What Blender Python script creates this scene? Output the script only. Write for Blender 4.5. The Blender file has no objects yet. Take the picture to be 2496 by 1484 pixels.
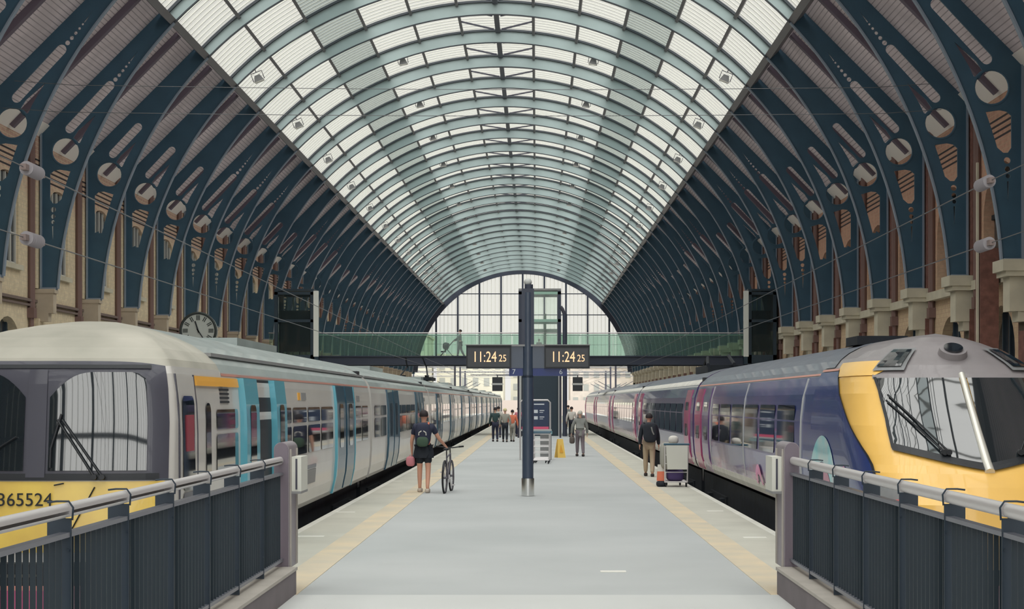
import bpy, bmesh, math, random
from mathutils import Vector, Matrix
PI = math.pi
random.seed(7)
SC = bpy.context.scene

# ------------------------------------------------------------------ camera, light, exposure
F = 4000.0                       # focal length in pixels of the 2496 px wide frame
VX, VY, CAMZ = 1308.0, 978.0, 2.0
cam_d = bpy.data.cameras.new('camera'); cam = bpy.data.objects.new('camera', cam_d)
SC.collection.objects.link(cam); SC.camera = cam
cam_d.sensor_width = 36.0; cam_d.lens = F / 2496 * 36
cam_d.shift_x = -(VX - 1248) / 2496; cam_d.shift_y = (VY - 742) / 2496
cam_d.clip_end = 3000
cam.location = (0, 0, CAMZ); cam.rotation_euler = (PI / 2, 0, 0)
SC.view_settings.view_transform = 'Standard'; SC.view_settings.look = 'None'
SC.view_settings.exposure = 0.42; SC.view_settings.gamma = 1.0
SC.view_settings.use_curve_mapping = False
w = bpy.data.worlds.new('overcast_sky'); SC.world = w; w.use_nodes = True
bg = w.node_tree.nodes['Background']
bg.inputs[0].default_value = (0.64, 0.632, 0.605, 1); bg.inputs[1].default_value = 1.0
sd = bpy.data.lights.new('soft_sun', 'SUN'); sun = bpy.data.objects.new('soft_sun', sd)
SC.collection.objects.link(sun); sd.energy = 4.5; sd.angle = math.radians(120); sd.color = (.985, .99, 1.0)
sun.rotation_euler = (math.radians(32), math.radians(6), 0)
SC.cycles.max_bounces = 6; SC.cycles.diffuse_bounces = 3; SC.cycles.glossy_bounces = 3
SC.cycles.transmission_bounces = 3; SC.cycles.transparent_max_bounces = 12
SC.cycles.use_adaptive_sampling = True; SC.cycles.adaptive_threshold = 0.03
SC.cycles.caustics_reflective = False; SC.cycles.caustics_refractive = False

# ------------------------------------------------------------------ materials
def lin(c):
    out = []
    for v in c[:3]:
        v = v / 255.0
        out.append(v / 12.92 if v <= .04045 else ((v + .055) / 1.055) ** 2.4)
    return (*out, 1.0)
M = {}
def mat(name, col, rough=.6, metal=0.0, spec=.5, emis=0.0, vary=0.0, vscale=3.0, stretch=(1, 1, 1), coat=0.0, col2=None):
    m = bpy.data.materials.new(name); m.use_nodes = True; M[name] = m
    nt = m.node_tree; b = nt.nodes['Principled BSDF']
    b.inputs['Base Color'].default_value = lin(col); b.inputs['Roughness'].default_value = rough
    b.inputs['Metallic'].default_value = metal; b.inputs['Specular IOR Level'].default_value = spec
    b.inputs['Coat Weight'].default_value = coat
    if emis:
        b.inputs['Emission Color'].default_value = lin(col); b.inputs['Emission Strength'].default_value = emis
    if vary:
        tc = nt.nodes.new('ShaderNodeTexCoord'); mp = nt.nodes.new('ShaderNodeMapping')
        mp.inputs['Scale'].default_value = stretch
        n = nt.nodes.new('ShaderNodeTexNoise'); n.inputs['Scale'].default_value = vscale; n.inputs['Detail'].default_value = 4
        r = nt.nodes.new('ShaderNodeValToRGB')
        c = lin(col); d = lin(col2) if col2 else tuple(v * (1 - vary) for v in c[:3]) + (1,)
        r.color_ramp.elements[0].position = .32; r.color_ramp.elements[1].position = .68
        r.color_ramp.elements[0].color = d; r.color_ramp.elements[1].color = tuple(min(1, v * (1 + vary * .5)) for v in c[:3]) + (1,)
        nt.links.new(tc.outputs['Object'], mp.inputs['Vector']); nt.links.new(mp.outputs[0], n.inputs['Vector'])
        nt.links.new(n.outputs['Fac'], r.inputs[0]); nt.links.new(r.outputs[0], b.inputs['Base Color'])
    return m
def glassmat(name, tint, keep=.85, rough=.05, col=(200, 205, 200), gloss=.5):
    """thin pane: mostly see-through, a little milky, mirror-like at grazing angles"""
    m = bpy.data.materials.new(name); m.use_nodes = True; M[name] = m
    nt = m.node_tree; nt.nodes.clear()
    out = nt.nodes.new('ShaderNodeOutputMaterial'); tr = nt.nodes.new('ShaderNodeBsdfTransparent')
    tr.inputs[0].default_value = lin(tint)
    df = nt.nodes.new('ShaderNodeBsdfPrincipled'); df.inputs['Base Color'].default_value = lin(col); df.inputs['Roughness'].default_value = rough
    mx = nt.nodes.new('ShaderNodeMixShader'); mx.inputs[0].default_value = 1 - keep
    fr = nt.nodes.new('ShaderNodeFresnel'); fr.inputs[0].default_value = 1.45
    gl = nt.nodes.new('ShaderNodeBsdfGlossy'); gl.inputs['Roughness'].default_value = rough
    ml = nt.nodes.new('ShaderNodeMath'); ml.operation = 'MULTIPLY'; ml.inputs[1].default_value = gloss
    m2 = nt.nodes.new('ShaderNodeMixShader')
    L = nt.links.new
    L(tr.outputs[0], mx.inputs[1]); L(df.outputs[0], mx.inputs[2])
    L(fr.outputs[0], ml.inputs[0]); L(ml.outputs[0], m2.inputs[0]); L(mx.outputs[0], m2.inputs[1]); L(gl.outputs[0], m2.inputs[2])
    L(m2.outputs[0], out.inputs[0])
    return m
def stripes(name, axis, period, frac, ca, cb, rough=.7, vary=.25, vscale=1.5, off=0.0):
    """fine repeating lines across one object axis (boards, slats)"""
    m = mat(name, ca, rough); nt = m.node_tree; b = nt.nodes['Principled BSDF']; L = nt.links.new
    tc = nt.nodes.new('ShaderNodeTexCoord'); sp = nt.nodes.new('ShaderNodeSeparateXYZ'); L(tc.outputs['Object'], sp.inputs[0])
    a = nt.nodes.new('ShaderNodeMath'); a.operation = 'ADD'; a.inputs[1].default_value = off + 1000; L(sp.outputs[axis], a.inputs[0])
    d = nt.nodes.new('ShaderNodeMath'); d.operation = 'DIVIDE'; d.inputs[1].default_value = period; L(a.outputs[0], d.inputs[0])
    f = nt.nodes.new('ShaderNodeMath'); f.operation = 'FRACT'; L(d.outputs[0], f.inputs[0])
    g = nt.nodes.new('ShaderNodeMath'); g.operation = 'LESS_THAN'; g.inputs[1].default_value = frac; L(f.outputs[0], g.inputs[0])
    n = nt.nodes.new('ShaderNodeTexNoise'); n.inputs['Scale'].default_value = vscale; L(tc.outputs['Object'], n.inputs['Vector'])
    r = nt.nodes.new('ShaderNodeValToRGB'); c = lin(ca)
    r.color_ramp.elements[0].position = .35; r.color_ramp.elements[1].position = .65
    r.color_ramp.elements[0].color = tuple(v * (1 - vary) for v in c[:3]) + (1,); r.color_ramp.elements[1].color = tuple(v * (1 + vary * .4) for v in c[:3]) + (1,)
    L(n.outputs['Fac'], r.inputs[0])
    mx = nt.nodes.new('ShaderNodeMix'); mx.data_type = 'RGBA'; L(g.outputs[0], mx.inputs[0]); L(r.outputs[0], mx.inputs[6]); mx.inputs[7].default_value = lin(cb)
    L(mx.outputs[2], b.inputs['Base Color'])
    return m
def brickmat(name, stops, mortar, scale=1.0, bands=None, swap=True):
    """brick courses; base tone steps with height (z stops); optional thin dark string bands"""
    m = mat(name, (150, 120, 100), .85); nt = m.node_tree; b = nt.nodes['Principled BSDF']; L = nt.links.new
    tc = nt.nodes.new('ShaderNodeTexCoord'); sp = nt.nodes.new('ShaderNodeSeparateXYZ'); L(tc.outputs['Object'], sp.inputs[0])
    cb = nt.nodes.new('ShaderNodeCombineXYZ'); L(sp.outputs[1], cb.inputs[0]); L(sp.outputs[2], cb.inputs[1])
    br = nt.nodes.new('ShaderNodeTexBrick'); br.inputs['Scale'].default_value = scale; L(cb.outputs[0], br.inputs['Vector'])
    br.inputs['Brick Width'].default_value = .46; br.inputs['Row Height'].default_value = .15; br.inputs['Mortar Size'].default_value = .012
    n = nt.nodes.new('ShaderNodeTexNoise'); n.inputs['Scale'].default_value = .55; n.inputs['Detail'].default_value = 6; L(tc.outputs['Object'], n.inputs['Vector'])
    ns = nt.nodes.new('ShaderNodeMath'); ns.operation = 'MULTIPLY_ADD'; ns.inputs[1].default_value = 2.2; ns.inputs[2].default_value = -1.1; L(n.outputs['Fac'], ns.inputs[0])
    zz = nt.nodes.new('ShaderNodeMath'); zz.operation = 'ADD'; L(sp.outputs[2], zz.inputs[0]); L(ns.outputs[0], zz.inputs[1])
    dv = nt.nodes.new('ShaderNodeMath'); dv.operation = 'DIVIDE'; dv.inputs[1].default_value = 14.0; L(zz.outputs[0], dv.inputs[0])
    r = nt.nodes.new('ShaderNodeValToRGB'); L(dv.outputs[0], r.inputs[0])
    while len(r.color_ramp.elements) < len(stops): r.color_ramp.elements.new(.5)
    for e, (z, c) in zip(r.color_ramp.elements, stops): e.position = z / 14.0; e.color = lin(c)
    n2 = nt.nodes.new('ShaderNodeTexNoise'); n2.inputs['Scale'].default_value = 6; L(tc.outputs['Object'], n2.inputs['Vector'])
    r2 = nt.nodes.new('ShaderNodeValToRGB'); r2.color_ramp.elements[0].position = .35; r2.color_ramp.elements[1].position = .65
    r2.color_ramp.elements[0].color = (.86, .85, .84, 1); r2.color_ramp.elements[1].color = (1.04, 1.04, 1.03, 1); L(n2.outputs['Fac'], r2.inputs[0])
    mu = nt.nodes.new('ShaderNodeMix'); mu.data_type = 'RGBA'; mu.blend_type = 'MULTIPLY'; mu.inputs[0].default_value = 1
    L(r.outputs[0], mu.inputs[6]); L(r2.outputs[0], mu.inputs[7])
    L(mu.outputs[2], br.inputs['Color1']); L(mu.outputs[2], br.inputs['Color2']); br.inputs['Mortar'].default_value = lin(mortar)
    last = br.outputs[0]
    for z0, z1 in (bands or []):
        g1 = nt.nodes.new('ShaderNodeMath'); g1.operation = 'COMPARE'; g1.inputs[1].default_value = (z0 + z1) / 2; g1.inputs[2].default_value = (z1 - z0) / 2
        L(sp.outputs[2], g1.inputs[0])
        mx = nt.nodes.new('ShaderNodeMix'); mx.data_type = 'RGBA'; L(g1.outputs[0], mx.inputs[0]); L(last, mx.inputs[6]); mx.inputs[7].default_value = lin((58, 52, 54))
        last = mx.outputs[2]
    L(last, b.inputs['Base Color'])
    return m

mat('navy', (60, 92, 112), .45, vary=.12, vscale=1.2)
mat('navy_edge', (138, 150, 164), .5)  # lit rib flanges: highlight put into the colour, lighter than the navy webs
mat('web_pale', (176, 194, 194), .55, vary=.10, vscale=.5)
mat('gutter', (62, 68, 74), .6)
mat('purlin', (118, 114, 116), .5)
mat('ridge', (84, 84, 96), .5)
stripes('deck', 2, .12, .2, (230, 216, 218), (176, 162, 166), vary=.16, vscale=.7)
mat('eaves', (252, 244, 236), .7)
mat('rafter', (112, 100, 112), .7)
glassmat('roof_glass', (255, 255, 253), .97, .25, (210, 214, 206), .25)
mat('glaze_bar', (236, 236, 226), .5)
glassmat('pv_glass', (228, 233, 232), .88, .25, (190, 196, 192), .25)
glassmat('green_glass', (230, 242, 236), .92, .04, (180, 204, 194), .6)
glassmat('tower_glass', (214, 222, 222), .9, .04, (120, 134, 136), .7)
glassmat('clear_glass', (240, 246, 242), .95, .04, (190, 200, 195), .9)
glassmat('gable_glass', (252, 252, 248), .94, .1, (210, 214, 206), .3)
brickmat('brick_left', [(0, (206, 188, 158)), (5.3, (226, 208, 176)), (9.3, (232, 212, 178)), (10.3, (210, 174, 152)), (12, (196, 156, 142))], (214, 198, 168), bands=[(10.15, 10.22), (10.34, 10.41), (10.53, 10.6), (10.72, 10.79)])
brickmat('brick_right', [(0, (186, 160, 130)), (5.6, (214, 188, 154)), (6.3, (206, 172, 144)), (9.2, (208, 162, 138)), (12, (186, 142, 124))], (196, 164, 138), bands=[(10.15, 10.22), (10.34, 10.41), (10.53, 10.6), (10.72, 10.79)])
mat('brick_red', (128, 88, 78), .85, vary=.3, vscale=5)
mat('stone', (206, 198, 176), .8, vary=.14, vscale=1.4)
mat('stone_warm', (196, 180, 158), .8, vary=.14, vscale=1.4)
mat('stone_dark', (120, 104, 96), .85)
mat('pipe', (122, 96, 90), .6)
mat('dark_room', (34, 40, 46), .9)
mat('win_glass', (52, 58, 66), .12, spec=.7)
mat('win_white', (214, 212, 204), .5)
mat('platform', (184, 187, 187), .8, vary=.07, vscale=.35, col2=(175, 179, 179))
mat('platform_side', (196, 194, 182), .8, vary=.10, vscale=.8)
mat('slab_light', (202, 204, 202), .75, vary=.05, vscale=.6)
mat('tactile', (212, 196, 168), .8, vary=.14, vscale=1.2, col2=(198, 190, 172))
mat('edge_white', (226, 224, 214), .7, vary=.10, vscale=2)
mat('paint_white', (232, 230, 222), .7)
mat('ballast', (74, 70, 68), .95, vary=.4, vscale=9)
mat('rail_steel', (120, 108, 98), .4, metal=.8)
mat('coping_face', (88, 88, 90), .9)
mat('kerb', (118, 110, 114), .7, vary=.12, vscale=2)
mat('kerb_top', (178, 172, 164), .6, vary=.10, vscale=3)
mat('pier_metal', (150, 142, 148), .45, metal=.2, vary=.08, vscale=2)
mat('pier_face', (116, 106, 116), .55)
mat('steel', (212, 208, 208), .35, metal=.35)
mat('midrail', (128, 130, 140), .35, metal=.5)
mat('fence_bar', (22, 38, 48), .5)
mat('fence_post', (26, 42, 56), .5)
mat('white_box', (214, 214, 204), .5)
mat('cream', (208, 205, 200), .35, vary=.05, vscale=.9, coat=.3)
mat('dome', (182, 178, 166), .5, vary=.14, vscale=.9, col2=(158, 156, 144))
mat('train_roof', (160, 170, 168), .38, vary=.14, vscale=1.2, coat=.2)
mat('surround', (66, 66, 78), .4, coat=.3)
mat('black', (24, 28, 34), .5)
mat('underframe', (28, 34, 42), .8, vary=.4, vscale=4)
mat('yellow', (240, 208, 96), .4, vary=.07, vscale=2, coat=.3, col2=(226, 190, 92))
mat('yellow_amber', (250, 200, 104), .35, coat=.4, vary=.05, vscale=1.5)
mat('stripe_orange', (242, 178, 72), .4)
mat('stripe_red', (204, 146, 132), .4)
mat('teal_light', (94, 172, 192), .35, coat=.4)
mat('teal', (30, 78, 100), .35, coat=.4)
mat('teal_dark', (26, 58, 74), .4, coat=.3)
mat('glass_dark', (22, 28, 36), .04, spec=.9, coat=.6)
mat('glass_cab', (36, 42, 46), .02, spec=1.0, coat=1.0)
mat('seat_red', (150, 60, 74), .7)
mat('grey_mid', (140, 140, 140), .6)
mat('grey_light', (190, 192, 190), .6)
mat('hood_grey', (142, 136, 138), .4, vary=.14, vscale=1.6, coat=.2)
mat('cowl_grey', (132, 134, 136), .45, vary=.2, vscale=3)
mat('roof_blue', (110, 116, 128), .4, vary=.14, vscale=1.5, coat=.2)
mat('pillar_chrome', (226, 224, 214), .25, metal=.3)
mat('lamp_red', (240, 110, 112), .3)
mat('lamp_white', (238, 236, 226), .3)
mat('pole_navy', (58, 70, 88), .42, coat=.2)
mat('chrome', (220, 220, 218), .15, metal=1.0)
mat('screen', (16, 24, 32), .3)
mat('led', (238, 190, 146), .5, emis=.72)
mat('sign_blue', (28, 48, 110), .4)
mat('poster_navy', (30, 50, 82), .4)
mat('poster_text', (214, 220, 226), .6)
mat('sign_pink', (222, 92, 126), .5)
mat('wet_yellow', (246, 206, 108), .5)
mat('insul', (146, 142, 146), .45)
mat('insul_brown', (128, 112, 108), .4)
mat('wire', (96, 96, 98), .5)
mat('clock_face', (176, 180, 174), .4)
mat('clock_rim', (150, 156, 150), .35)
mat('clock_mark', (44, 50, 48), .6)
mat('beam_blue', (58, 64, 80), .5)
mat('tower_steel', (46, 62, 74), .45)
mat('tower_green', (150, 186, 170), .5)
mat('tower_white', (236, 238, 230), .5)
mat('bg_cream', (214, 210, 190), .9, vary=.10, vscale=.3)
mat('bg_pink', (208, 198, 184), .9, vary=.14, vscale=.6)
mat('bg_window', (164, 166, 158), .6)
mat('bg_ground', (150, 146, 138), .95)
mat('bg_brick', (204, 190, 178), .9)
mat('skin', (222, 178, 156), .6); mat('skin_tan', (214, 160, 136), .6)
for nm, c in dict(cloth_black=(30, 36, 46), cloth_navy=(40, 44, 66), cloth_green=(46, 70, 72), cloth_khaki=(160, 158, 148), cloth_grey=(140, 142, 138),
                  cloth_trouser=(122, 112, 118), cloth_beige=(176, 158, 134), cloth_white=(216, 212, 204), cloth_orange=(226, 126, 96), cloth_pink=(206, 130, 140),
                  hair_dark=(40, 32, 34), hair_grey=(196, 192, 182), hair_blond=(214, 204, 160), shoe_dark=(52, 46, 46), shoe_light=(196, 182, 168),
                  bag_green=(62, 84, 68), bag_purple=(84, 70, 120), bag_brown=(96, 88, 84), rubber=(26, 28, 32), bike_grey=(104, 102, 110)).items():
    mat(nm, c, .75)
# livery of the right-hand train: blue at the nose running into purple and pink, pale along the foot
def livery():
    m = mat('livery', (52, 60, 112), .22, spec=.4, coat=.25); nt = m.node_tree; b = nt.nodes['Principled BSDF']; L = nt.links.new
    tc = nt.nodes.new('ShaderNodeTexCoord'); sp = nt.nodes.new('ShaderNodeSeparateXYZ'); L(tc.outputs['Object'], sp.inputs[0])
    n = nt.nodes.new('ShaderNodeTexNoise'); n.inputs['Scale'].default_value = .8; n.inputs['Detail'].default_value = 5
    mp = nt.nodes.new('ShaderNodeMapping'); mp.inputs['Scale'].default_value = (1, .8, 2.2); L(tc.outputs['Object'], mp.inputs[0]); L(mp.outputs[0], n.inputs['Vector'])
    a = nt.nodes.new('ShaderNodeMath'); a.operation = 'MULTIPLY_ADD'; a.inputs[1].default_value = 14; L(n.outputs['Fac'], a.inputs[0]); L(sp.outputs[1], a.inputs[2])
    d = nt.nodes.new('ShaderNodeMapRange'); d.inputs['From Min'].default_value = 26; d.inputs['From Max'].default_value = 56; L(a.outputs[0], d.inputs['Value'])
    r = nt.nodes.new('ShaderNodeValToRGB'); L(d.outputs[0], r.inputs[0])
    cs = [(0, (34, 58, 120)), (.2, (48, 62, 124)), (.36, (96, 84, 140)), (.46, (60, 66, 122)), (.62, (112, 84, 128)), (.8, (84, 72, 118)), (1, (78, 66, 110))]
    while len(r.color_ramp.elements) < len(cs): r.color_ramp.elements.new(.5)
    for e, (p, c) in zip(r.color_ramp.elements, cs): e.position = p; e.color = lin(c)
    # pale lilac foot, its upper edge wavy
    w1 = nt.nodes.new('ShaderNodeMath'); w1.operation = 'MULTIPLY_ADD'; w1.inputs[1].default_value = -.9; L(n.outputs['Fac'], w1.inputs[0]); L(sp.outputs[2], w1.inputs[2])
    mr = nt.nodes.new('ShaderNodeMapRange'); mr.inputs['From Min'].default_value = .02; mr.inputs['From Max'].default_value = .30; mr.inputs['To Min'].default_value = 1; mr.inputs['To Max'].default_value = 0; L(w1.outputs[0], mr.inputs['Value'])
    r3 = nt.nodes.new('ShaderNodeValToRGB'); r3.color_ramp.elements[0].color = lin((190, 176, 196)); r3.color_ramp.elements[1].color = lin((206, 120, 160))
    r3.color_ramp.elements[0].position = .45; r3.color_ramp.elements[1].position = .72
    n3 = nt.nodes.new('ShaderNodeTexNoise'); n3.inputs['Scale'].default_value = 1.3; L(tc.outputs['Object'], n3.inputs['Vector']); L(n3.outputs['Fac'], r3.inputs[0])
    mx = nt.nodes.new('ShaderNodeMix'); mx.data_type = 'RGBA'; L(mr.outputs[0], mx.inputs[0]); L(r.outputs[0], mx.inputs[6]); L(r3.outputs[0], mx.inputs[7])
    L(mx.outputs[2], b.inputs['Base Color'])
livery()
mat('swirl_teal', (120, 206, 216), .3, coat=.4, vary=.1, vscale=3, col2=(190, 210, 214)); mat('swirl_pink', (216, 70, 160), .3, coat=.4); mat('swirl_magenta', (176, 60, 110), .3, coat=.4)
mat('foot_white', (222, 220, 212), .5, vary=.12, vscale=2)

# ------------------------------------------------------------------ mesh builder and object helpers
class MB:
    def __init__(s): s.v = []; s.f = []; s.m = []
    def add(s, vs, fs, mi=0):
        o = len(s.v); s.v += [tuple(p) for p in vs]; s.f += [tuple(i + o for i in f) for f in fs]; s.m += [mi] * len(fs); return s
    def box(s, x0, x1, y0, y1, z0, z1, mi=0):
        vs = [(x, y, z) for x in (x0, x1) for y in (y0, y1) for z in (z0, z1)]
        return s.add(vs, [(0, 1, 3, 2), (4, 6, 7, 5), (0, 4, 5, 1), (2, 3, 7, 6), (0, 2, 6, 4), (1, 5, 7, 3)], mi)
    def hexa(s, a, b, mi=0):
        """a, b: two quads (4 points each) joined into a solid"""
        return s.add(list(a) + list(b), [(0, 3, 2, 1), (4, 5, 6, 7)] + [(i, (i + 1) % 4, 4 + (i + 1) % 4, 4 + i) for i in range(4)], mi)
    def tube(s, pts, r, n=8, mi=0, cap=True, closed=False):
        pts = [Vector(p) for p in pts]; rs = r if isinstance(r, (list, tuple)) else [r] * len(pts)
        vs = []; N = len(pts); up = None
        for i, p in enumerate(pts):
            if closed: t = pts[(i + 1) % N] - pts[i - 1]
            else: t = pts[min(i + 1, N - 1)] - pts[max(i - 1, 0)]
            t.normalize()
            if up is None: up = Vector((0, 0, 1)) if abs(t.z) < .9 else Vector((0, 1, 0))
            a = t.cross(up); 
            if a.length < 1e-5: a = t.orthogonal()
            a.normalize(); b = a.cross(t); b.normalize(); up = b
            for k in range(n):
                q = 2 * PI * k / n; vs.append(p + a * math.cos(q) * rs[i] + b * math.sin(q) * rs[i])
        fs = []
        for i in range(N if closed else N - 1):
            j = (i + 1) % N
            for k in range(n): fs.append((i * n + k, i * n + (k + 1) % n, j * n + (k + 1) % n, j * n + k))
        if cap and not closed: fs += [tuple(range(n))[::-1], tuple((N - 1) * n + k for k in range(n))]
        return s.add(vs, fs, mi)
    def bar(s, p, q, wx, wz, mi=0, up=(0, 0, 1)):
        """rectangular bar from p to q, wx wide, wz tall"""
        p, q, up = Vector(p), Vector(q), Vector(up); t = (q - p).normalized(); a = t.cross(up)
        if a.length < 1e-4: a = t.cross(Vector((0, 1, 0)))
        a.normalize(); b = a.cross(t)
        c = lambda o: [o - a * wx / 2 - b * wz / 2, o + a * wx / 2 - b * wz / 2, o + a * wx / 2 + b * wz / 2, o - a * wx / 2 + b * wz / 2]
        return s.hexa(c(p), c(q), mi)
    def grid(s, P, mi=0, cu=False):
        nu, nv = len(P), len(P[0]); vs = [p for r in P for p in r]
        fs = [(i * nv + j, i * nv + j + 1, ((i + 1) % nu) * nv + j + 1, ((i + 1) % nu) * nv + j) for i in range(nu if cu else nu - 1) for j in range(nv - 1)]
        return s.add(vs, fs, mi)
    def ell(s, c, r, n=16, m=10, mi=0, rot=None):
        vs = []; fs = []
        for j in range(m + 1):
            t = PI * j / m
            for i in range(n):
                q = 2 * PI * i / n; p = Vector((r[0] * math.sin(t) * math.cos(q), r[1] * math.sin(t) * math.sin(q), r[2] * math.cos(t)))
                if rot: p = rot @ p
                vs.append(Vector(c) + p)
        for j in range(m):
            for i in range(n): fs.append((j * n + i, (j + 1) * n + i, (j + 1) * n + (i + 1) % n, j * n + (i + 1) % n))
        return s.add(vs, fs, mi)
    def cyl(s, c, axis, r, h, n=24, mi=0, r2=None):
        a = Vector(axis).normalized(); c = Vector(c); return s.tube([c - a * h / 2, c + a * h / 2], [r, r if r2 is None else r2], n, mi)
    def arc(s, R0, R1, y0, y1, a0, a1, n, zc, xc=0.0, mi=0, ry=None):
        """curved solid band: radii R0..R1 (numbers or functions of angle), along y0..y1, angles a0..a1 (degrees)"""
        g = lambda R, a: R(a) if callable(R) else R
        ring = []
        for i in range(n + 1):
            a = a0 + (a1 - a0) * i / n; c, sn = math.cos(math.radians(a)), math.sin(math.radians(a))
            ring.append([(xc + g(R0, a) * c, y0, zc + g(R0, a) * sn), (xc + g(R1, a) * c, y0, zc + g(R1, a) * sn),
                         (xc + g(R1, a) * c, y1, zc + g(R1, a) * sn), (xc + g(R0, a) * c, y1, zc + g(R0, a) * sn)])
        vs = [p for r in ring for p in r]; fs = []
        for i in range(n):
            for k in range(4): fs.append((4 * i + k, 4 * i + (k + 1) % 4, 4 * i + 4 + (k + 1) % 4, 4 * i + 4 + k))
        fs += [(3, 2, 1, 0), tuple(4 * n + k for k in range(4))]
        return s.add(vs, fs, mi)
    def mesh(s, name, mats, smooth=None):
        me = bpy.data.meshes.new(name); me.from_pydata([tuple(p) for p in s.v], [], s.f)
        for m in (mats if isinstance(mats, (list, tuple)) else [mats]): me.materials.append(M[m])
        me.polygons.foreach_set('material_index', s.m)
        bm = bmesh.new(); bm.from_mesh(me); bmesh.ops.recalc_face_normals(bm, faces=bm.faces); bm.to_mesh(me); bm.free()
        if smooth:
            me.polygons.foreach_set('use_smooth', [True] * len(me.polygons)); me.set_sharp_from_angle(angle=math.radians(smooth))
        me.update(); return me
WL = {}
def link(o, parent=None, loc=None):
    SC.collection.objects.link(o); W = Vector(loc) if loc is not None else Vector((0, 0, 0)); WL[o.name] = W
    if parent is not None: o.parent = parent; o.location = W - WL[parent.name]
    else: o.location = W
    return o
def put(name, mb, mats, parent=None, smooth=None, loc=None, at=None):
    """mesh in world coordinates (or local ones when loc / at is given)"""
    me = mb if isinstance(mb, bpy.types.Mesh) else mb.mesh(name, mats, smooth)
    return link(bpy.data.objects.new(name, me), parent, loc if loc is not None else at)
def tag(o, label=None, cat=None, group=None, kind=None):
    if label: o['label'] = label
    if cat: o['category'] = cat
    if group: o['group'] = group
    if kind: o['kind'] = kind
    return o
def thing(name, loc, label=None, cat=None, group=None, kind=None, rz=0.0):
    o = bpy.data.objects.new(name, None); o.empty_display_size = .3; link(o, None, loc); o.rotation_euler.z = rz
    return tag(o, label, cat, group, kind)
def kid(name, mb, mats, parent, smooth=None, loc=(0, 0, 0)):
    """child whose mesh is in the parent's own coordinates"""
    me = mb if isinstance(mb, bpy.types.Mesh) else mb.mesh(name, mats, smooth)
    o = bpy.data.objects.new(name, me); SC.collection.objects.link(o); o.parent = parent; o.location = loc; WL[o.name] = WL[parent.name] + Vector(loc)
    return o
def children(o): return list(o.children)
def copy_tree(o, parent=None):
    c = o.copy(); SC.collection.objects.link(c)
    if parent is not None: c.parent = parent
    WL[c.name] = Vector(WL.get(o.name, (0, 0, 0)))
    for ch in children(o): copy_tree(ch, c)
    return c
def plate(name, outer, holes, thick, mats, flip=1):
    """flat plate with holes, outline in (x, z), thickness along y; returns a mesh"""
    cu = bpy.data.curves.new(name, 'CURVE'); cu.dimensions = '2D'; cu.fill_mode = 'BOTH'; cu.extrude = thick / 2
    for loop in [outer] + holes:
        sp = cu.splines.new('POLY'); sp.points.add(len(loop) - 1)
        for p, (x, z) in zip(sp.points, loop): p.co = (x * flip, z, 0, 1)
        sp.use_cyclic_u = True
    ob = bpy.data.objects.new(name, cu); SC.collection.objects.link(ob)
    dg = bpy.context.evaluated_depsgraph_get(); me = bpy.data.meshes.new_from_object(ob.evaluated_get(dg))
    me.transform(Matrix(((1, 0, 0, 0), (0, 0, -1, 0), (0, 1, 0, 0), (0, 0, 0, 1)))); me.name = name
    bpy.data.objects.remove(ob); bpy.data.curves.remove(cu); me.materials.clear()
    for m in (mats if isinstance(mats, (list, tuple)) else [mats]): me.materials.append(M[m])
    return me
def text_mesh(txt, size, m, ext=.004, align='CENTER'):
    cu = bpy.data.curves.new('t', 'FONT'); cu.body = txt; cu.size = size; cu.extrude = ext; cu.align_x = align; cu.align_y = 'CENTER'; cu.resolution_u = 3; cu.offset = .0
    ob = bpy.data.objects.new('t', cu); SC.collection.objects.link(ob)
    dg = bpy.context.evaluated_depsgraph_get(); me = bpy.data.meshes.new_from_object(ob.evaluated_get(dg))
    me.transform(Matrix.Rotation(PI / 2, 4, 'X')); bpy.data.objects.remove(ob); bpy.data.curves.remove(cu)
    me.materials.clear(); me.materials.append(M[m]); return me
def circ(cx, cz, r, n=28): return [(cx + r * math.cos(2 * PI * k / n), cz + r * math.sin(2 * PI * k / n)) for k in range(n)]
def capsule(p, q, r0, r1=None, n=8):
    r1 = r0 if r1 is None else r1; a = math.atan2(q[1] - p[1], q[0] - p[0]); o = []
    for k in range(n + 1): t = a + PI / 2 + PI * k / n; o.append((p[0] + r0 * math.cos(t), p[1] + r0 * math.sin(t)))
    for k in range(n + 1): t = a - PI / 2 + PI * k / n; o.append((q[0] + r1 * math.cos(t), q[1] + r1 * math.sin(t)))
    return o

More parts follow.
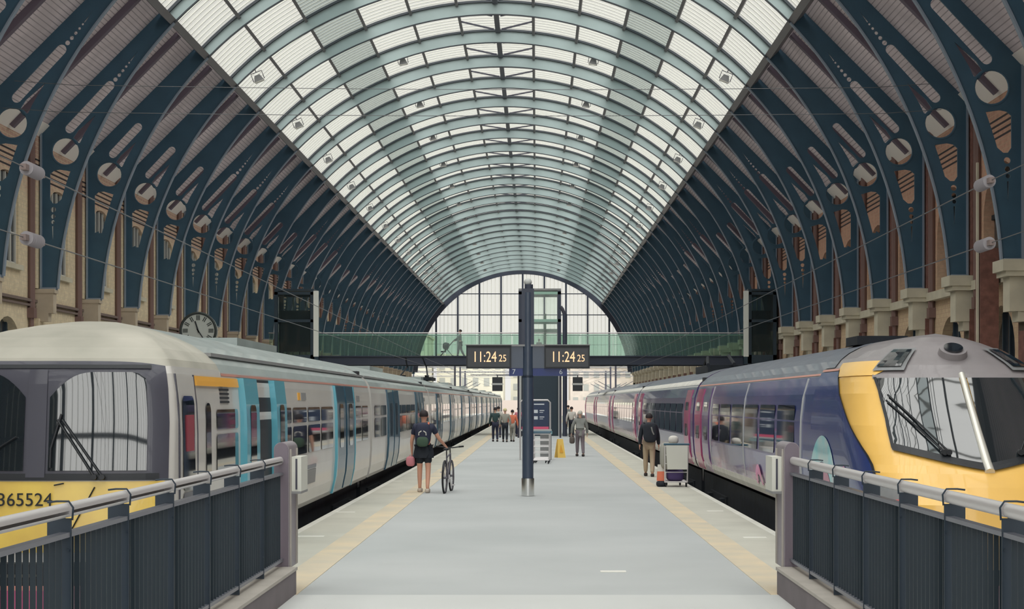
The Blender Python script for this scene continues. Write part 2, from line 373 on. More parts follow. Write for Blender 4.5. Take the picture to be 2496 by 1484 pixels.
# ------------------------------------------------------------------ the setting: ground, platforms, tracks
AX, ZC, BAY = -1.98, 5.1, 6.1
def RY(n): return (n + .8) * BAY
N0, N1 = -2, 37
Y_S, Y_N = -9.5, 233.6
g = MB(); g.box(-400, 400, Y_N + 4, 1200, -1.6, -1.02); g.box(-40, 40, -30, Y_N + 4, -1.6, -1.0)
tag(put('ground', g, 'ballast'), 'dark ballast ground under the tracks', kind='structure')
g = MB(); g.box(-40, 40, -30, 12.6, -.9, 0); tag(put('floor', g, 'slab_light'), 'pale concourse paving before the platform ends', kind='structure')
PL, PR = -3.72, 3.66
def platform(name, x0, x1, y0, y1, label, edges):
    t = thing(name, ((x0 + x1) / 2, y0, 0), kind='structure'); t['label'] = label
    g = MB(); g.box(x0 + .1, x1 - .1, y0, y1, -1.0, -.001); put('platform_slab', g, 'platform', t)
    for s, e in ((-1, x0), (1, x1)):
        if s not in edges: continue
        i = -s
        a, b = sorted((e, e + i * .12)); g = MB(); g.box(a, b, y0, y1, -.12, .004); put('edge_line', g, 'edge_white', t)
        a, b = sorted((e + i * .12, e + i * .84)); g = MB(); g.box(a, b, y0, y1, -.1, .003); put('edge_paving', g, 'platform_side', t)
        a, b = sorted((e + i * .84, e + i * 1.24)); g = MB(); g.box(a, b, y0, y1, -.1, .005); put('tactile_strip', g, 'tactile', t)
        a, b = sorted((e + i * .02, e + i * .1)); g = MB(); g.box(a, b, y0, y1, -1, -.12); put('platform_wall', g, 'coping_face', t)
    return t
pl = platform('platform', PL, PR, 12.6, 285, 'grey island platform with tan tactile strips running between the two trains', (-1, 1))
platform('platform', -17.6, -7.0, 12.6, 285, 'far platform behind the white train', (1,))
platform('platform', 7.0, 13.8, 12.6, 285, 'far platform behind the blue train', (-1,))
# dark grey near slab boundary and short painted dashes on the paving
g = MB(); g.box(PL, PR, 12.6, 16.9, -.05, .008); g = put('floor', g, 'slab_light'); tag(g, 'pale paving strip between the two railings', kind='structure')
for i, (x, y, wd, ln) in enumerate([(-3.35, 24.2, .42, .05), (-3.45, 29.5, .36, .05), (-3.5, 41, .3, .05), (3.2, 24.0, .34, .05), (3.25, 29.8, .3, .05), (.9, 19.2, .3, .05)]):
    g = MB(); g.box(x - wd / 2, x + wd / 2, y, y + ln * 3, 0, .007)
    tag(put('painted_dash', g, 'paint_white'), ['short white dash by the left platform edge, nearest the railing', 'short white dash by the left platform edge, second from the railing', 'short white dash by the left platform edge, beside the cyclist',
        'short white dash on the right edge paving, nearest the railing', 'short white dash on the right edge paving, farther from the railing', 'faint white dash on the grey middle of the platform'][i], 'marking', 'painted dashes on the platform')
for cx, nm in ((-5.25, 'left'), (5.3, 'right')):
    t = thing('railway_track', (cx, 15, -1), f'steel rails in the {nm} hand track bed under the {"white" if cx < 0 else "blue"} train', 'track')
    for s in (-.72, .72):
        g = MB(); g.box(cx + s - .035, cx + s + .035, 14.7, 300, -.95, -.82); put('rail', g, 'rail_steel', t)
    g = MB()
    for k in range(0, 420): g.box(cx - 1.25, cx + 1.25, 14.7 + k * .68, 14.96 + k * .68, -1.0, -.94)
    tag(put('sleeper', g, 'stone_dark', t), kind='stuff')

# ------------------------------------------------------------------ roof
def Rin(a):
    t = min(1, max(0, (min(a, 180 - a) - 42) / 30)); return 15.5 - .2 * t * t * (3 - 2 * t)
EDG = 43.6
def P(a, R): return (R * math.cos(math.radians(a)), ZC + R * math.sin(math.radians(a)))
def web_plate(kind, flip):
    a0 = math.degrees(math.asin(1.0 / 15.5))
    out = [P(a0 + (EDG - a0) * k / 22, 15.5) for k in range(23)]
    out += [(11.75, 16.25), (16.05, 11.85), (16.05, 6.1)]
    inner = lambda z, off: math.sqrt(15.5 ** 2 - (z - ZC) ** 2) + off
    holes = [circ(15.17, 11.1, .5)]
    if kind == 'dots':
        zz = [9.35, 9.6, 9.9, 10.15, 10.38]
        holes.append([(15.74, 9.35), (15.74, 10.28)] + [(15.6, 10.4), (15.4, 10.44)] + [(inner(z, .42), z) for z in reversed(zz)] + [(15.5, 9.2), (15.64, 9.2)])
        holes += [circ(15.62, 8.98, .1, 12), circ(15.63, 8.73, .085, 12), circ(15.64, 8.53, .07, 12), [(15.61, 8.38), (15.67, 8.38), (15.645, 7.8), (15.635, 7.8)]]
        holes.append(capsule((15.02, 11.93), (13.56, 13.5), .17))
        for (x, z, r) in ((13.36, 13.72, .085), (13.22, 13.88, .07), (13.09, 14.04, .06), (12.97, 14.19, .05), (12.86, 14.33, .04)): holes.append(circ(x, z, r, 12))
        holes.append([(12.79, 14.38), (12.82, 14.41), (12.52, 14.78)])
    else:
        zz = [8.75, 9.2, 9.6, 10.0, 10.3]
        holes.append([(15.76, 8.75), (15.76, 10.25), (15.6, 10.4), (15.4, 10.42)] + [(inner(z, .40), z) for z in reversed(zz)] + [(15.6, 8.75), (15.6, 8.82)])
        holes.append(capsule((15.02, 11.93), (14.02, 13.0), .17))
    holes.append([(14.82, 11.36), (14.64, 11.42), (14.5, 11.72), (14.08, 12.42), (14.72, 11.86), (14.92, 11.56)])
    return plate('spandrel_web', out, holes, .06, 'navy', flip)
upper = MB()
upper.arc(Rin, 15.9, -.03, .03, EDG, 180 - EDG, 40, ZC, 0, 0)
upper.arc(15.86, 15.96, -.14, .10, EDG, 180 - EDG, 40, ZC, 0, 1)
PURL = [90 - 6.6 - 8.1 * k for k in range(5)]; PURL = PURL + [180 - a for a in PURL] + [90]
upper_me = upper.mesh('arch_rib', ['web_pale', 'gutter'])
fl = MB(); fl.arc(lambda a: Rin(a) - .03, lambda a: Rin(a) + .02, -.045, .045, EDG, 180 - EDG, 40, ZC, 0, 1)
a0 = math.degrees(math.asin(1.0 / 15.5))
for b0, b1 in ((a0, EDG), (180 - EDG, 180 - a0)): fl.arc(15.46, 15.51, -.09, .09, b0, b1, 22, ZC, 0, 0)
for s in (1, -1):
    fl.box(s * 16.05 - .03, s * 16.05 + .03, -.12, .12, 6.1, 11.85)
    fl.box(min(s * 15.5, s * 16.08), max(s * 15.5, s * 16.08), -.14, .14, 6.05, 6.14)
    ring = [(s * 15.17 + .52 * math.cos(2 * PI * k / 28), 0, 11.1 + .52 * math.sin(2 * PI * k / 28)) for k in range(28)]
    fl.tube(ring, .045, 6, 2, closed=True)
flange_me = fl.mesh('rib_flange', ['navy_edge', 'gutter', 'navy'])
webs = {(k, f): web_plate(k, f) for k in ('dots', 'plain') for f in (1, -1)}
roof = thing('ceiling', (AX, 0, 0), 'barrel vaulted iron and glass train shed roof', kind='structure')
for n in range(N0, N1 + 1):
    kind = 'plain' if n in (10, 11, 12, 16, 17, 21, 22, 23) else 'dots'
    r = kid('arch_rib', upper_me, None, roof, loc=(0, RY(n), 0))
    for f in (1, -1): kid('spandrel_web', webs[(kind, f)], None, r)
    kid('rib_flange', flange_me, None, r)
# one glazed bay: panes, glazing bars; reused along the shed
gl = MB()
segs = sorted(PURL + [EDG, 180 - EDG])
for a, b in zip(segs[:-1], segs[1:]):
    pv = 1 if abs(abs((a + b) / 2 - 90) - 27) < 4.1 else 0
    gl.arc(15.965, 15.98, 0, BAY, a, b, 4, ZC, 0, pv)
    for k in range(1, 13 if pv else 11):
        y = BAY * k / (13 if pv else 11); gl.arc(15.93, 15.965, y - (.035 if pv else .025), y + (.035 if pv else .025), a, b, 4, ZC, 0, 2)
glaze_me = gl.mesh('glazing_bay', ['roof_glass', 'pv_glass', 'glaze_bar'])
br = MB()
for s in (1, -1):
    for off in (0, 2.9):
        x0, x1 = s * .22, s * 1.75
        br.bar((x0, 2.6 + off, ZC + 15.85), (x1, .5 + off, ZC + 15.74), .06, .08)
brace_me = br.mesh('ridge_brace', ['ridge'])
raf = MB()
for s in (1, -1):
    raf.bar((s * 16.2, BAY / 2, 11.55), (s * 11.75, BAY / 2, 16.05), .26, .26)
raf_me = raf.mesh('rafter', ['rafter'])
for n in range(N0 - 1, N1 + 1):
    y = RY(n) if n >= N0 else Y_S - (BAY - 2.2)
    kid('glazing_bay', glaze_me, None, roof, loc=(0, y, 0)); kid('ridge_brace', brace_me, None, roof, loc=(0, y, 0)); kid('rafter', raf_me, None, roof, loc=(0, y, 0))
for a in PURL:
    g = MB()
    if a == 90: g.arc(15.78, 15.92, Y_S, Y_N, 89.55, 90.45, 1, ZC, AX)
    else: g.arc(15.76, 15.94, Y_S, Y_N, a - .24, a + .24, 1, ZC, AX)
    put('ridge_beam' if a == 90 else 'purlin', g, 'ridge' if a == 90 else 'purlin', roof)
for s, nm in ((1, 'right'), (-1, 'left')):
    g = MB(); a = EDG if s > 0 else 180 - EDG
    g.arc(15.52, 16.02, Y_S, Y_N, a - .5, a + .5, 1, ZC, AX); put('edge_beam', g, 'purlin', roof)
    g = MB(); g.hexa([(AX + s * 11.6, Y_S, 16.3), (AX + s * 16.45, Y_S, 11.44), (AX + s * 16.55, Y_S, 11.56), (AX + s * 11.7, Y_S, 16.42)],
                     [(AX + s * 11.6, Y_N, 16.3), (AX + s * 16.45, Y_N, 11.44), (AX + s * 16.55, Y_N, 11.56), (AX + s * 11.7, Y_N, 16.42)])
    put('deck_slope', g, 'deck', roof)
    g = MB(); g.hexa([(AX + s * 15.75, Y_S, 12.03), (AX + s * 16.36, Y_S, 11.40), (AX + s * 16.42, Y_S, 11.46), (AX + s * 15.81, Y_S, 12.09)],
                     [(AX + s * 15.75, Y_N, 12.03), (AX + s * 16.36, Y_N, 11.40), (AX + s * 16.42, Y_N, 11.46), (AX + s * 15.81, Y_N, 12.09)])
    put('eaves_board', g, 'eaves', roof)

for s_, (xa, xb) in ((-1, (-19, -11.9)), (1, (12.4, 15))):  # unseen dark piers, added so the windscreens mirror something dark
    g = MB(); g.box(xa, xb, Y_S - .6, Y_S - .25, 0, 13); tag(put('wall_south', g, 'dark_room'), 'dark end wall pier behind the viewer', kind='structure')
# ------------------------------------------------------------------ side walls, one brick bay reused
def arch_hole(cx, w, z0, z1, rise, n=12):
    o = [(cx - w / 2, z0), (cx + w / 2, z0), (cx + w / 2, z1 - rise)]
    for k in range(1, n): t = PI * k / n; o.append((cx + w / 2 * math.cos(t), z1 - rise + rise * math.sin(t)))
    return o + [(cx - w / 2, z1 - rise)]
def wall(side):
    s = -1 if side == 'left' else 1
    up = arch_hole(BAY / 2, 2.3, 6.8, 10.0, .45) if s < 0 else arch_hole(BAY / 2, 3.9, 6.0, 9.4, 1.6)
    lo = arch_hole(BAY / 2, 3.0, .05, 4.95, 1.4)
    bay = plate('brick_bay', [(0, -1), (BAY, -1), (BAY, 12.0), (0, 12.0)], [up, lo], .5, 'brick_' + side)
    bay.transform(Matrix(((0, -1, 0, 0), (1, 0, 0, 0), (0, 0, 1, 0), (0, 0, 0, 1))))
    W = thing('wall_' + side, (AX + s * 16.55, 0, 0), f'{side} hand brick side wall of the train shed', kind='structure')
    win = MB(); cx = BAY / 2
    if s < 0:
        win.box(.03, .1, cx - 1.2, cx + 1.2, 6.8, 10.05, 0)
        for k in range(5): y = cx - 1.12 + k * .56; win.box(.1, .17, y - .035, y + .035, 6.8, 9.95, 1)
        for z in (6.86, 7.9, 8.9): win.box(.1, .15, cx - 1.15, cx + 1.15, z - .04, z + .04, 1)
    else:
        win.box(s * .1, s * .2, cx - 2.0, cx + 2.0, 6.0, 9.45, 0)
        for k in (-1, 0, 1): win.box(s * .0, s * .1, cx + k * .8 - .05, cx + k * .8 + .05, 6.0, 9.2, 2)
        win.box(s * .0, s * .1, cx - 1.95, cx + 1.95, 7.8, 7.95, 2)
    win_me = win.mesh('wall_window', ['win_glass', 'win_white', 'dark_room'])
    door = MB(); door.box(s * .1, s * .2, cx - 1.55, cx + 1.55, 0, 5, 0)
    for k in (-1, 0, 1): door.box(s * .02, s * .1, cx + k * .75 - .05, cx + k * .75 + .05, 0, 4.9, 1)
    door_me = door.mesh('ground_arch', ['win_glass', 'tower_steel'])
    sill = MB(); sill.box(-s * .2, -s * .4, cx - 1.3, cx + 1.3, 6.62, 6.8) if s < 0 else sill.box(-s * .2, -s * .5, .35, BAY - .35, 5.6, 5.9)
    sill_me = sill.mesh('window_sill', ['stone'])
    pil = MB(); pil.box(-s * .22, -s * .42, -.42, .42, 6.1, 12.0, 0); pil.box(-s * .22, -s * .5, -.36, .36, -1, 5.0, 0)
    pil_me = pil.mesh('pilaster', ['brick_red' if s > 0 else 'brick_left'])
    cor = MB()
    if s < 0:
        cor.box(-s * .2, -s * 1.04, -.24, .24, 5.93, 6.08); cor.box(-s * .2, -s * .98, -.2, .2, 5.2, 5.93); cor.box(-s * .2, -s * .8, -.2, .2, 4.9, 5.2)
    else:
        cor.box(-s * .2, -s * 1.2, -.55, .55, 5.75, 6.08); cor.box(-s * .2, -s * 1.1, -.5, .5, 5.6, 5.75)
        cor.box(-s * .2, -s * .95, -.34, .34, 4.6, 5.6); cor.box(-s * .2, -s * .7, -.3, .3, 4.3, 4.6); cor.box(-s * .2, -s * .5, -.26, .26, 4.05, 4.3)
    cor_me = cor.mesh('stone_corbel', ['stone' if s > 0 else 'stone_warm'])
    pipe = MB(); pipe.tube([(-s * .36, -.75, 5.3), (-s * .36, -.75, 11.8)], .13, 8); pipe.box(-s * .24, -s * .5, -.92, -.58, 5.0, 5.36); pipe.tube([(-s * .36, -.75, -.2), (-s * .36, -.75, 5.1)], .09, 8)
    pipe_me = pipe.mesh('drainpipe', ['pipe'])
    for n in range(N0 - 1, N1 + 1):
        y = RY(n)
        if n >= N0 or True:
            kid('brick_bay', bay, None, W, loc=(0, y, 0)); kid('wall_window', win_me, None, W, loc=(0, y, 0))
            if n % 2 == 0: kid('ground_arch', door_me, None, W, loc=(0, y, 0))
            else: kid('ground_arch', door_me, None, W, loc=(0, y, 0))
            kid('window_sill', sill_me, None, W, loc=(0, y, 0))
        if n >= N0:
            kid('pilaster', pil_me, None, W, loc=(0, y, 0)); kid('stone_corbel', cor_me, None, W, loc=(0, y, 0))
            kid('drainpipe', pipe_me, None, W, loc=(0, y, 0))
    g = MB(); X = AX + s * 16.3
    a = lambda d: (min(X, X - s * d), max(X, X - s * d))
    if s < 0:
        g.box(*a(.12), Y_S, Y_N, 5.42, 5.5); g.box(*a(.16), Y_S, Y_N, 5.58, 5.68)
    put('string_course', g, 'stone_dark' if s < 0 else 'stone', W) if s < 0 else None
    return W
wall('left'); wall('right')

# ------------------------------------------------------------------ glazed end screens
def gable(name, y, label, zlow):
    t = thing(name, (AX, y, 0), label, kind='structure')
    g = MB(); g.arc(15.0, 15.75, y - .2, y + .2, 4, 176, 60, ZC, AX); put('arch_frame', g, 'beam_blue', t)
    ht = lambda x: ZC + math.sqrt(max(0, 15.1 ** 2 - x * x))
    g = MB()
    for k in range(-4, 5):
        x = k * 3.08
        if ht(x) > zlow: g.box(AX + x - .13, AX + x + .13, y - .18, y + .18, zlow, ht(x))
    put('mullion', g, 'beam_blue', t)
    g = MB(); tall = [z for z in ((17.3, 14.3, 11.4, zlow + .1) if name == 'window_1' else (17.3, 14.3, 11.4, 7.4, 6.3, 6.1, 5.9))]
    for z in tall:
        if z < zlow: continue
        h = math.sqrt(max(.01, 15.1 ** 2 - max(0, z - ZC) ** 2)); th = .06 if z > zlow + .2 else .22
        g.box(AX - h, AX + h, y - .1, y + .1, z - th, z + th)
    put('transom', g, 'beam_blue', t)
    g = MB(); vs = []; n = 40
    for k in range(n + 1):
        x = -15 + 30 * k / n; vs += [(AX + x, y, max(zlow, ht(x))), (AX + x, y, zlow)]
    g.add(vs, [(2 * k, 2 * k + 1, 2 * k + 3, 2 * k + 2) for k in range(n)], 0)
    for k in range(-26, 27):
        x = k * .56
        if abs(x) < 14.8 and ht(x) > zlow: g.box(AX + x - .02, AX + x + .02, y + .02, y + .06, zlow, ht(x), 1)
    put('window_pane', g, ['gable_glass', 'glaze_bar'], t)
    for s in (1, -1):
        g = MB(); arcp = [P(a, 15.4) for a in range(3, 60, 3)]
        vs = []
        for (x, z) in arcp: vs += [(AX + s * x, y, z), (AX + s * 17, y, z)]
        g.add(vs, [(2 * k, 2 * k + 1, 2 * k + 3, 2 * k + 2) for k in range(len(arcp) - 1)]); put('end_infill', g, 'navy', t)
    return t
gable('window_1', Y_N, 'arched glass end screen at the far end of the shed', 8.0)
gable('window_2', Y_S, 'arched glass end screen behind the viewer', 5.0)

# ------------------------------------------------------------------ trains
def interp(tab, z):
    if z <= tab[0][0]: return tab[0][1]
    for (a, b), (c, d) in zip(tab[:-1], tab[1:]):
        if z <= c: return b + (d - b) * (z - a) / (c - a)
    return tab[-1][1]
class Body:
    """vehicle shell: cross-section half-width over height, plus a shaped front"""
    def __init__(s, xc, prof, yf, D, p, yj, bow=0.0): s.xc, s.prof, s.yf, s.D, s.p, s.yj, s.bow = xc, prof, yf, D, p, yj, bow
    def w(s, z): return interp(s.prof, z)
    def front(s, t, z):
        """t 0 = centre of the front, 1 = where the flank begins, 2 = joint with the body; sign gives the side"""
        sg = -1 if t < 0 else 1; t = abs(t); w = s.w(z); y0 = interp(s.yf, z); D = min(s.D, max(.05, s.yj - y0 - .02))
        if t <= 1:
            th = t * PI / 2; x = w * math.sin(th) ** (2 / s.p) if t > 0 else 0; c = max(0, math.cos(th)) ** (2 / s.p)
            y = y0 + D * (1 - c) + s.bow * (x / max(w, .01)) ** 2 * (1 - t ** 8)
        else: x = w; y = y0 + D + (s.yj - y0 - D) * (t - 1)
        return Vector((s.xc + sg * x, y, z))
    def tx(s, x, z):
        """t on the front where the offset from the centre is x"""
        lo, hi = 0.0, 1.0
        for _ in range(30):
            m = (lo + hi) / 2
            if abs(s.front(m, z).x - s.xc) < abs(x): lo = m
            else: hi = m
        return lo * (-1 if x < 0 else 1)
    def ty(s, y, z, side):
        lo, hi = 0.0, 2.0
        for _ in range(34):
            m = (lo + hi) / 2
            if s.front(m, z).y < y: lo = m
            else: hi = m
        return lo * side
    def normal(s, t, z):
        e = 1e-3; a = s.front(t + e, z) - s.front(t - e, z); b = s.front(t, z + e) - s.front(t, z - e); n = a.cross(b)
        if n.length < 1e-12: return Vector((0, -1, 0))
        n.normalize(); c = s.front(t, z) - Vector((s.xc, s.yj, 1.4))
        return n if n.dot(c) > 0 else -n
    def patch(s, fn, nu=14, nv=10, off=.012, mi=0, mb=None, curve=None):
        """skin patch lying just proud of the shell; fn(a, b) -> (t, z)"""
        mb = mb or MB(); G = []
        for i in range(nu + 1):
            row = []
            for j in range(nv + 1):
                t, z = fn(i / nu, j / nv); row.append(s.front(t, z) + s.normal(t, z) * off)
            G.append(row)
        return mb.grid(G, mi)
    def flank(s, side, y0, y1, z0, z1, off=.01, th=.0, mb=None, mi=0, nv=6, shape=None):
        """panel on the straight flank following its curve"""
        mb = mb or MB(); G = []
        zs = [z0 + (z1 - z0) * j / nv for j in range(nv + 1)]
        for y in (y0, y1):
            G.append([Vector((s.xc + side * (s.w(z) + off), y, z)) for z in zs])
        mb.grid(G, mi)
        if off > .006:   # close the edges back to the shell
            H = [[Vector((s.xc + side * (s.w(z) - .02), y, z)) for z in zs] for y in (y0, y1)]
            for k in (0, 1): mb.grid([G[k], H[k]], mi)
            for j in (0, nv): mb.grid([[G[0][j], G[1][j]], [H[0][j], H[1][j]]], mi)
        return mb
    def rounded(s, side, y0, y1, z0, z1, r, off, mb, mi=0, n=5):
        """rounded window shape on the flank"""
        pts = []
        for cy, cz, a in ((y1 - r, z1 - r, 0), (y0 + r, z1 - r, 90), (y0 + r, z0 + r, 180), (y1 - r, z0 + r, 270)):
            for k in range(n + 1): q = math.radians(a + 90 * k / n); pts.append((cy + r * math.cos(q), cz + r * math.sin(q)))
        zs = sorted(set(round(p[1], 4) for p in pts)); rows = []
        for z in zs:
            ys = [p[0] for p in pts if abs(p[1] - z) < 1e-3]; rows.append([Vector((s.xc + side * (s.w(z) + off), y, z)) for y in (min(ys), max(ys))])
        return mb.grid(rows, mi)

PL1 = [(.22, 1.29), (.3, 1.325), (.5, 1.37), (.9, 1.40), (1.8, 1.395), (2.2, 1.365), (2.36, 1.33), (2.46, 1.28), (2.58, 1.16), (2.7, .98), (2.8, .76), (2.88, .52), (2.94, .26), (2.965, .0)]
zr = lambda prof: [p[0] for p in prof]
def carriage(body, y0, y1, mats, zsplit, parent, name='carriage', ends=True):
    """one vehicle body; mats: (side, roof, end, under)"""
    g = MB(); zs = zr(body.prof)
    for s in (-1, 1):
        for z0, z1 in zip(zs[:-1], zs[1:]):
            mi = 0 if z1 <= zsplit + 1e-6 else 1
            g.add([(body.xc + s * body.w(z0), y0, z0), (body.xc + s * body.w(z0), y1, z0), (body.xc + s * body.w(z1), y1, z1), (body.xc + s * body.w(z1), y0, z1)], [(0, 1, 2, 3)], mi)
    for y in (y0, y1):
        vs = [(body.xc - body.w(z), y, z) for z in zs] + [(body.xc + body.w(z), y, z) for z in reversed(zs)]
        g.add(vs, [tuple(range(len(vs)))], 2)
    g.box(body.xc - 1.1, body.xc + 1.1, y0 + .2, y1 - .2, -.35, .25, 3)
    return put(name, g, mats, parent, smooth=30)
def bogie(body, y, parent):
    g = MB()
    g.box(body.xc - 1.15, body.xc + 1.15, y - 1.6, y + 1.6, -.5, -.1)
    for dy in (-1.2, 1.2):
        for s in (-1, 1): g.cyl((body.xc + s * .78, y + dy, -.395), (1, 0, 0), .42, .14, 20)
        for s in (-1, 1): g.box(min(body.xc + s * 1.1, body.xc + s * 1.25), max(body.xc + s * 1.1, body.xc + s * 1.25), y + dy - .2, y + dy + .2, -.6, -.15)
    put('bogie', g, 'underframe', parent)

# ---- left hand train: white body, teal doors, yellow front
YF1 = [(.1, 17.12), (1.2, 17.2), (2.3, 17.33), (2.46, 17.42), (2.58, 17.62), (2.7, 17.95), (2.8, 18.35), (2.88, 18.8), (2.94, 19.3), (2.965, 19.9)]
B1 = Body(-5.25, PL1, YF1, .42, 5, 20.3, .10)
T1 = thing('passenger_train', (-5.25, 17.2, -.9), 'white electric train with teal doors and dirty yellow front, left of the platform', 'train')
shell = MB(); zs = [.22, .4, .6, .9, 1.2, 1.5, 1.8, 2.1, 2.3, 2.38, 2.46, 2.52, 2.58, 2.64, 2.7, 2.75, 2.8, 2.84, 2.88, 2.91, 2.94, 2.955, 2.965]
ts = [-2, -1.5] + [-1 + 2 * k / 40 for k in range(41)] + [1.5, 2]
def front_shell(B, zs, split=None):
    g = MB(); G = [[B.front(t, z) for t in ts] for z in zs]
    for j in range(len(zs) - 1):
        mi = 0 if split is None or zs[j + 1] <= split + 1e-6 else 1
        g.grid([G[j], G[j + 1]], mi)
    return g
cab = put('driving_cab', front_shell(B1, zs, 2.38), ['cream', 'dome'], T1, smooth=40)
g = B1.patch(lambda a, b: (B1.tx(-1.31 + 2.62 * a, 1.0) , .42 + (1.16 - .42) * b), 24, 6, .012); put('yellow_front_panel', g, 'yellow', cab, smooth=40)
g = B1.patch(lambda a, b: (B1.tx(-1.335 + 2.67 * a, 1.8), 1.17 + ((2.42 - .05 * abs(2 * a - 1) ** 6) - 1.17) * b), 24, 10, .016); put('windscreen_surround', g, 'surround', cab, smooth=40)
def pane1(x0, x1, rc):
    def fn(a, b):
        x = x0 + (x1 - x0) * a; top = 2.30
        u = a if rc > 0 else 1 - a      # rounded upper corner next to the centre pillar
        top -= .26 * max(0, 1 - u / .42) ** 2 + .06 * max(0, (u - .9) / .1) ** 2
        return B1.tx(x, 1.8), 1.27 + (top - 1.27) * b
    return fn
for nm, x0, x1, rc in (('right', .13, 1.13, 1), ('left', -1.13, -.13, -1)):
    put('windscreen', B1.patch(pane1(x0, x1, rc), 16, 12, .03), 'glass_cab', cab, smooth=40)
g = B1.patch(lambda a, b: (B1.tx(-1.25 + 2.5 * a, 1.8), 1.17 + .07 * b), 20, 2, .03); put('window_sill', g, 'black', cab)
g = B1.patch(lambda a, b: (B1.tx(-1.2 + 2.4 * a, 1.8), 2.335 + .04 * b), 20, 2, .03); put('gutter', g, 'black', cab)
g = B1.patch(lambda a, b: (B1.tx(-.1 + .2 * a, 1.8), 1.2 + 1.12 * b), 3, 8, .035); put('centre_pillar', g, 'surround', cab)
def fpt(B, x, z, off=.06): t = B.tx(x, z); return B.front(t, z) + B.normal(t, z) * off
for (xa, za, xb, zb) in ((.62, 1.2, .22, 1.80), (.70, 1.2, .27, 1.80), (-.62, 1.35, -.2, 1.62)):
    g = MB(); g.tube([fpt(B1, xa, za, .07), fpt(B1, xb, zb, .06)], .012, 6); g.tube([fpt(B1, xa, za, .04), fpt(B1, xa, za, .1)], .03, 8)
    if xa == .62: g.tube([fpt(B1, .26, 1.86, .05), fpt(B1, .16, 1.5, .05), fpt(B1, .16, 1.3, .05)], .014, 6)
    put('wiper', g, 'black', cab)
for x in (-.95, .95):
    g = MB(); c = fpt(B1, x, .62, .01); g.cyl(c, (0, 1, 0), .17, .05, 28, 0); g.cyl(c - Vector((0, .03, 0)), (0, 1, 0), .12, .03, 28, 1); put('headlight', g, ['grey_mid', 'lamp_white'], cab)
g = MB(); g.box(-6.4, -4.1, 16.95, 17.4, -.35, .32); g.cyl((-5.25, 16.7, .1), (0, 1, 0), .12, .6, 16); g.box(-5.5, -5.0, 16.3, 16.6, -.05, .25); put('coupler', g, 'underframe', T1)
tm = text_mesh('365524', .195, 'black', .003)
o = bpy.data.objects.new('fleet_number', tm); link(o, cab, (-5.35, 17.15, .965)); o.rotation_euler.x = 0
for k, (x0, z0, x1, z1) in enumerate(((.62, 1.1, .36, .6), (.2, 1.12, .3, 1.14))):
    g = MB(); g.tube([fpt(B1, x0, z0, .03), fpt(B1, x1, z1, .03)], .008, 6); put('cable', g, 'black', cab)
# cab flank: narrow cab door, side window
g = MB(); B1.flank(1, 17.68, 18.62, .3, 2.28, .008, mb=g); put('cab_door', g, 'cream', cab)
cd = bpy.data.objects[cab.children[-1].name]
for y in (17.68, 18.62):
    g = MB(); B1.flank(1, y - .02, y + .02, .3, 2.3, .014, mb=g); put('door_seal', g, 'surround', cab)
g = MB(); B1.rounded(1, 17.84, 18.45, 1.02, 2.06, .1, .02, g); put('door_window', g, 'glass_dark', cab)
g = MB(); B1.rounded(1, 17.84, 18.45, .34, 1.0, .06, .018, g); put('step_recess', g, 'surround', cab)
g = MB(); B1.flank(1, 18.0, 18.36, 1.45, 1.85, .026, mb=g); put('seat_back', g, 'seat_red', cab)
g = MB(); B1.rounded(1, 19.12, 19.4, 1.05, 1.98, .1, .014, g); put('side_window', g, 'glass_dark', cab)
def leaf(body, y0, y1, parent, m='teal', out=.045, win=True, z0=.26, z1=2.3, side=1, mw='glass_dark', name='door'):
    g = MB(); body.flank(side, y0, y1, z0, z1, out, mb=g); d = put(name, g, m, parent)
    if win:
        w = y1 - y0; g = MB(); body.rounded(side, y0 + w * .28, y1 - w * .28, 1.1, 1.95, min(.1, w * .2), out + .006, g); put('door_window', g, mw, d)
    return d
LEN1 = 20.9
def side_windows(B, c, spans, z0=1.14, z1=1.90, bar=1.63, m='glass_dark', off=.012):
    for a, b in spans:
        g = MB(); B.rounded(1, a, b, z0, bar - .03, .05, off, g); B.rounded(1, a, b, bar + .03, z1, .05, off, g); put('window', g, m, c)
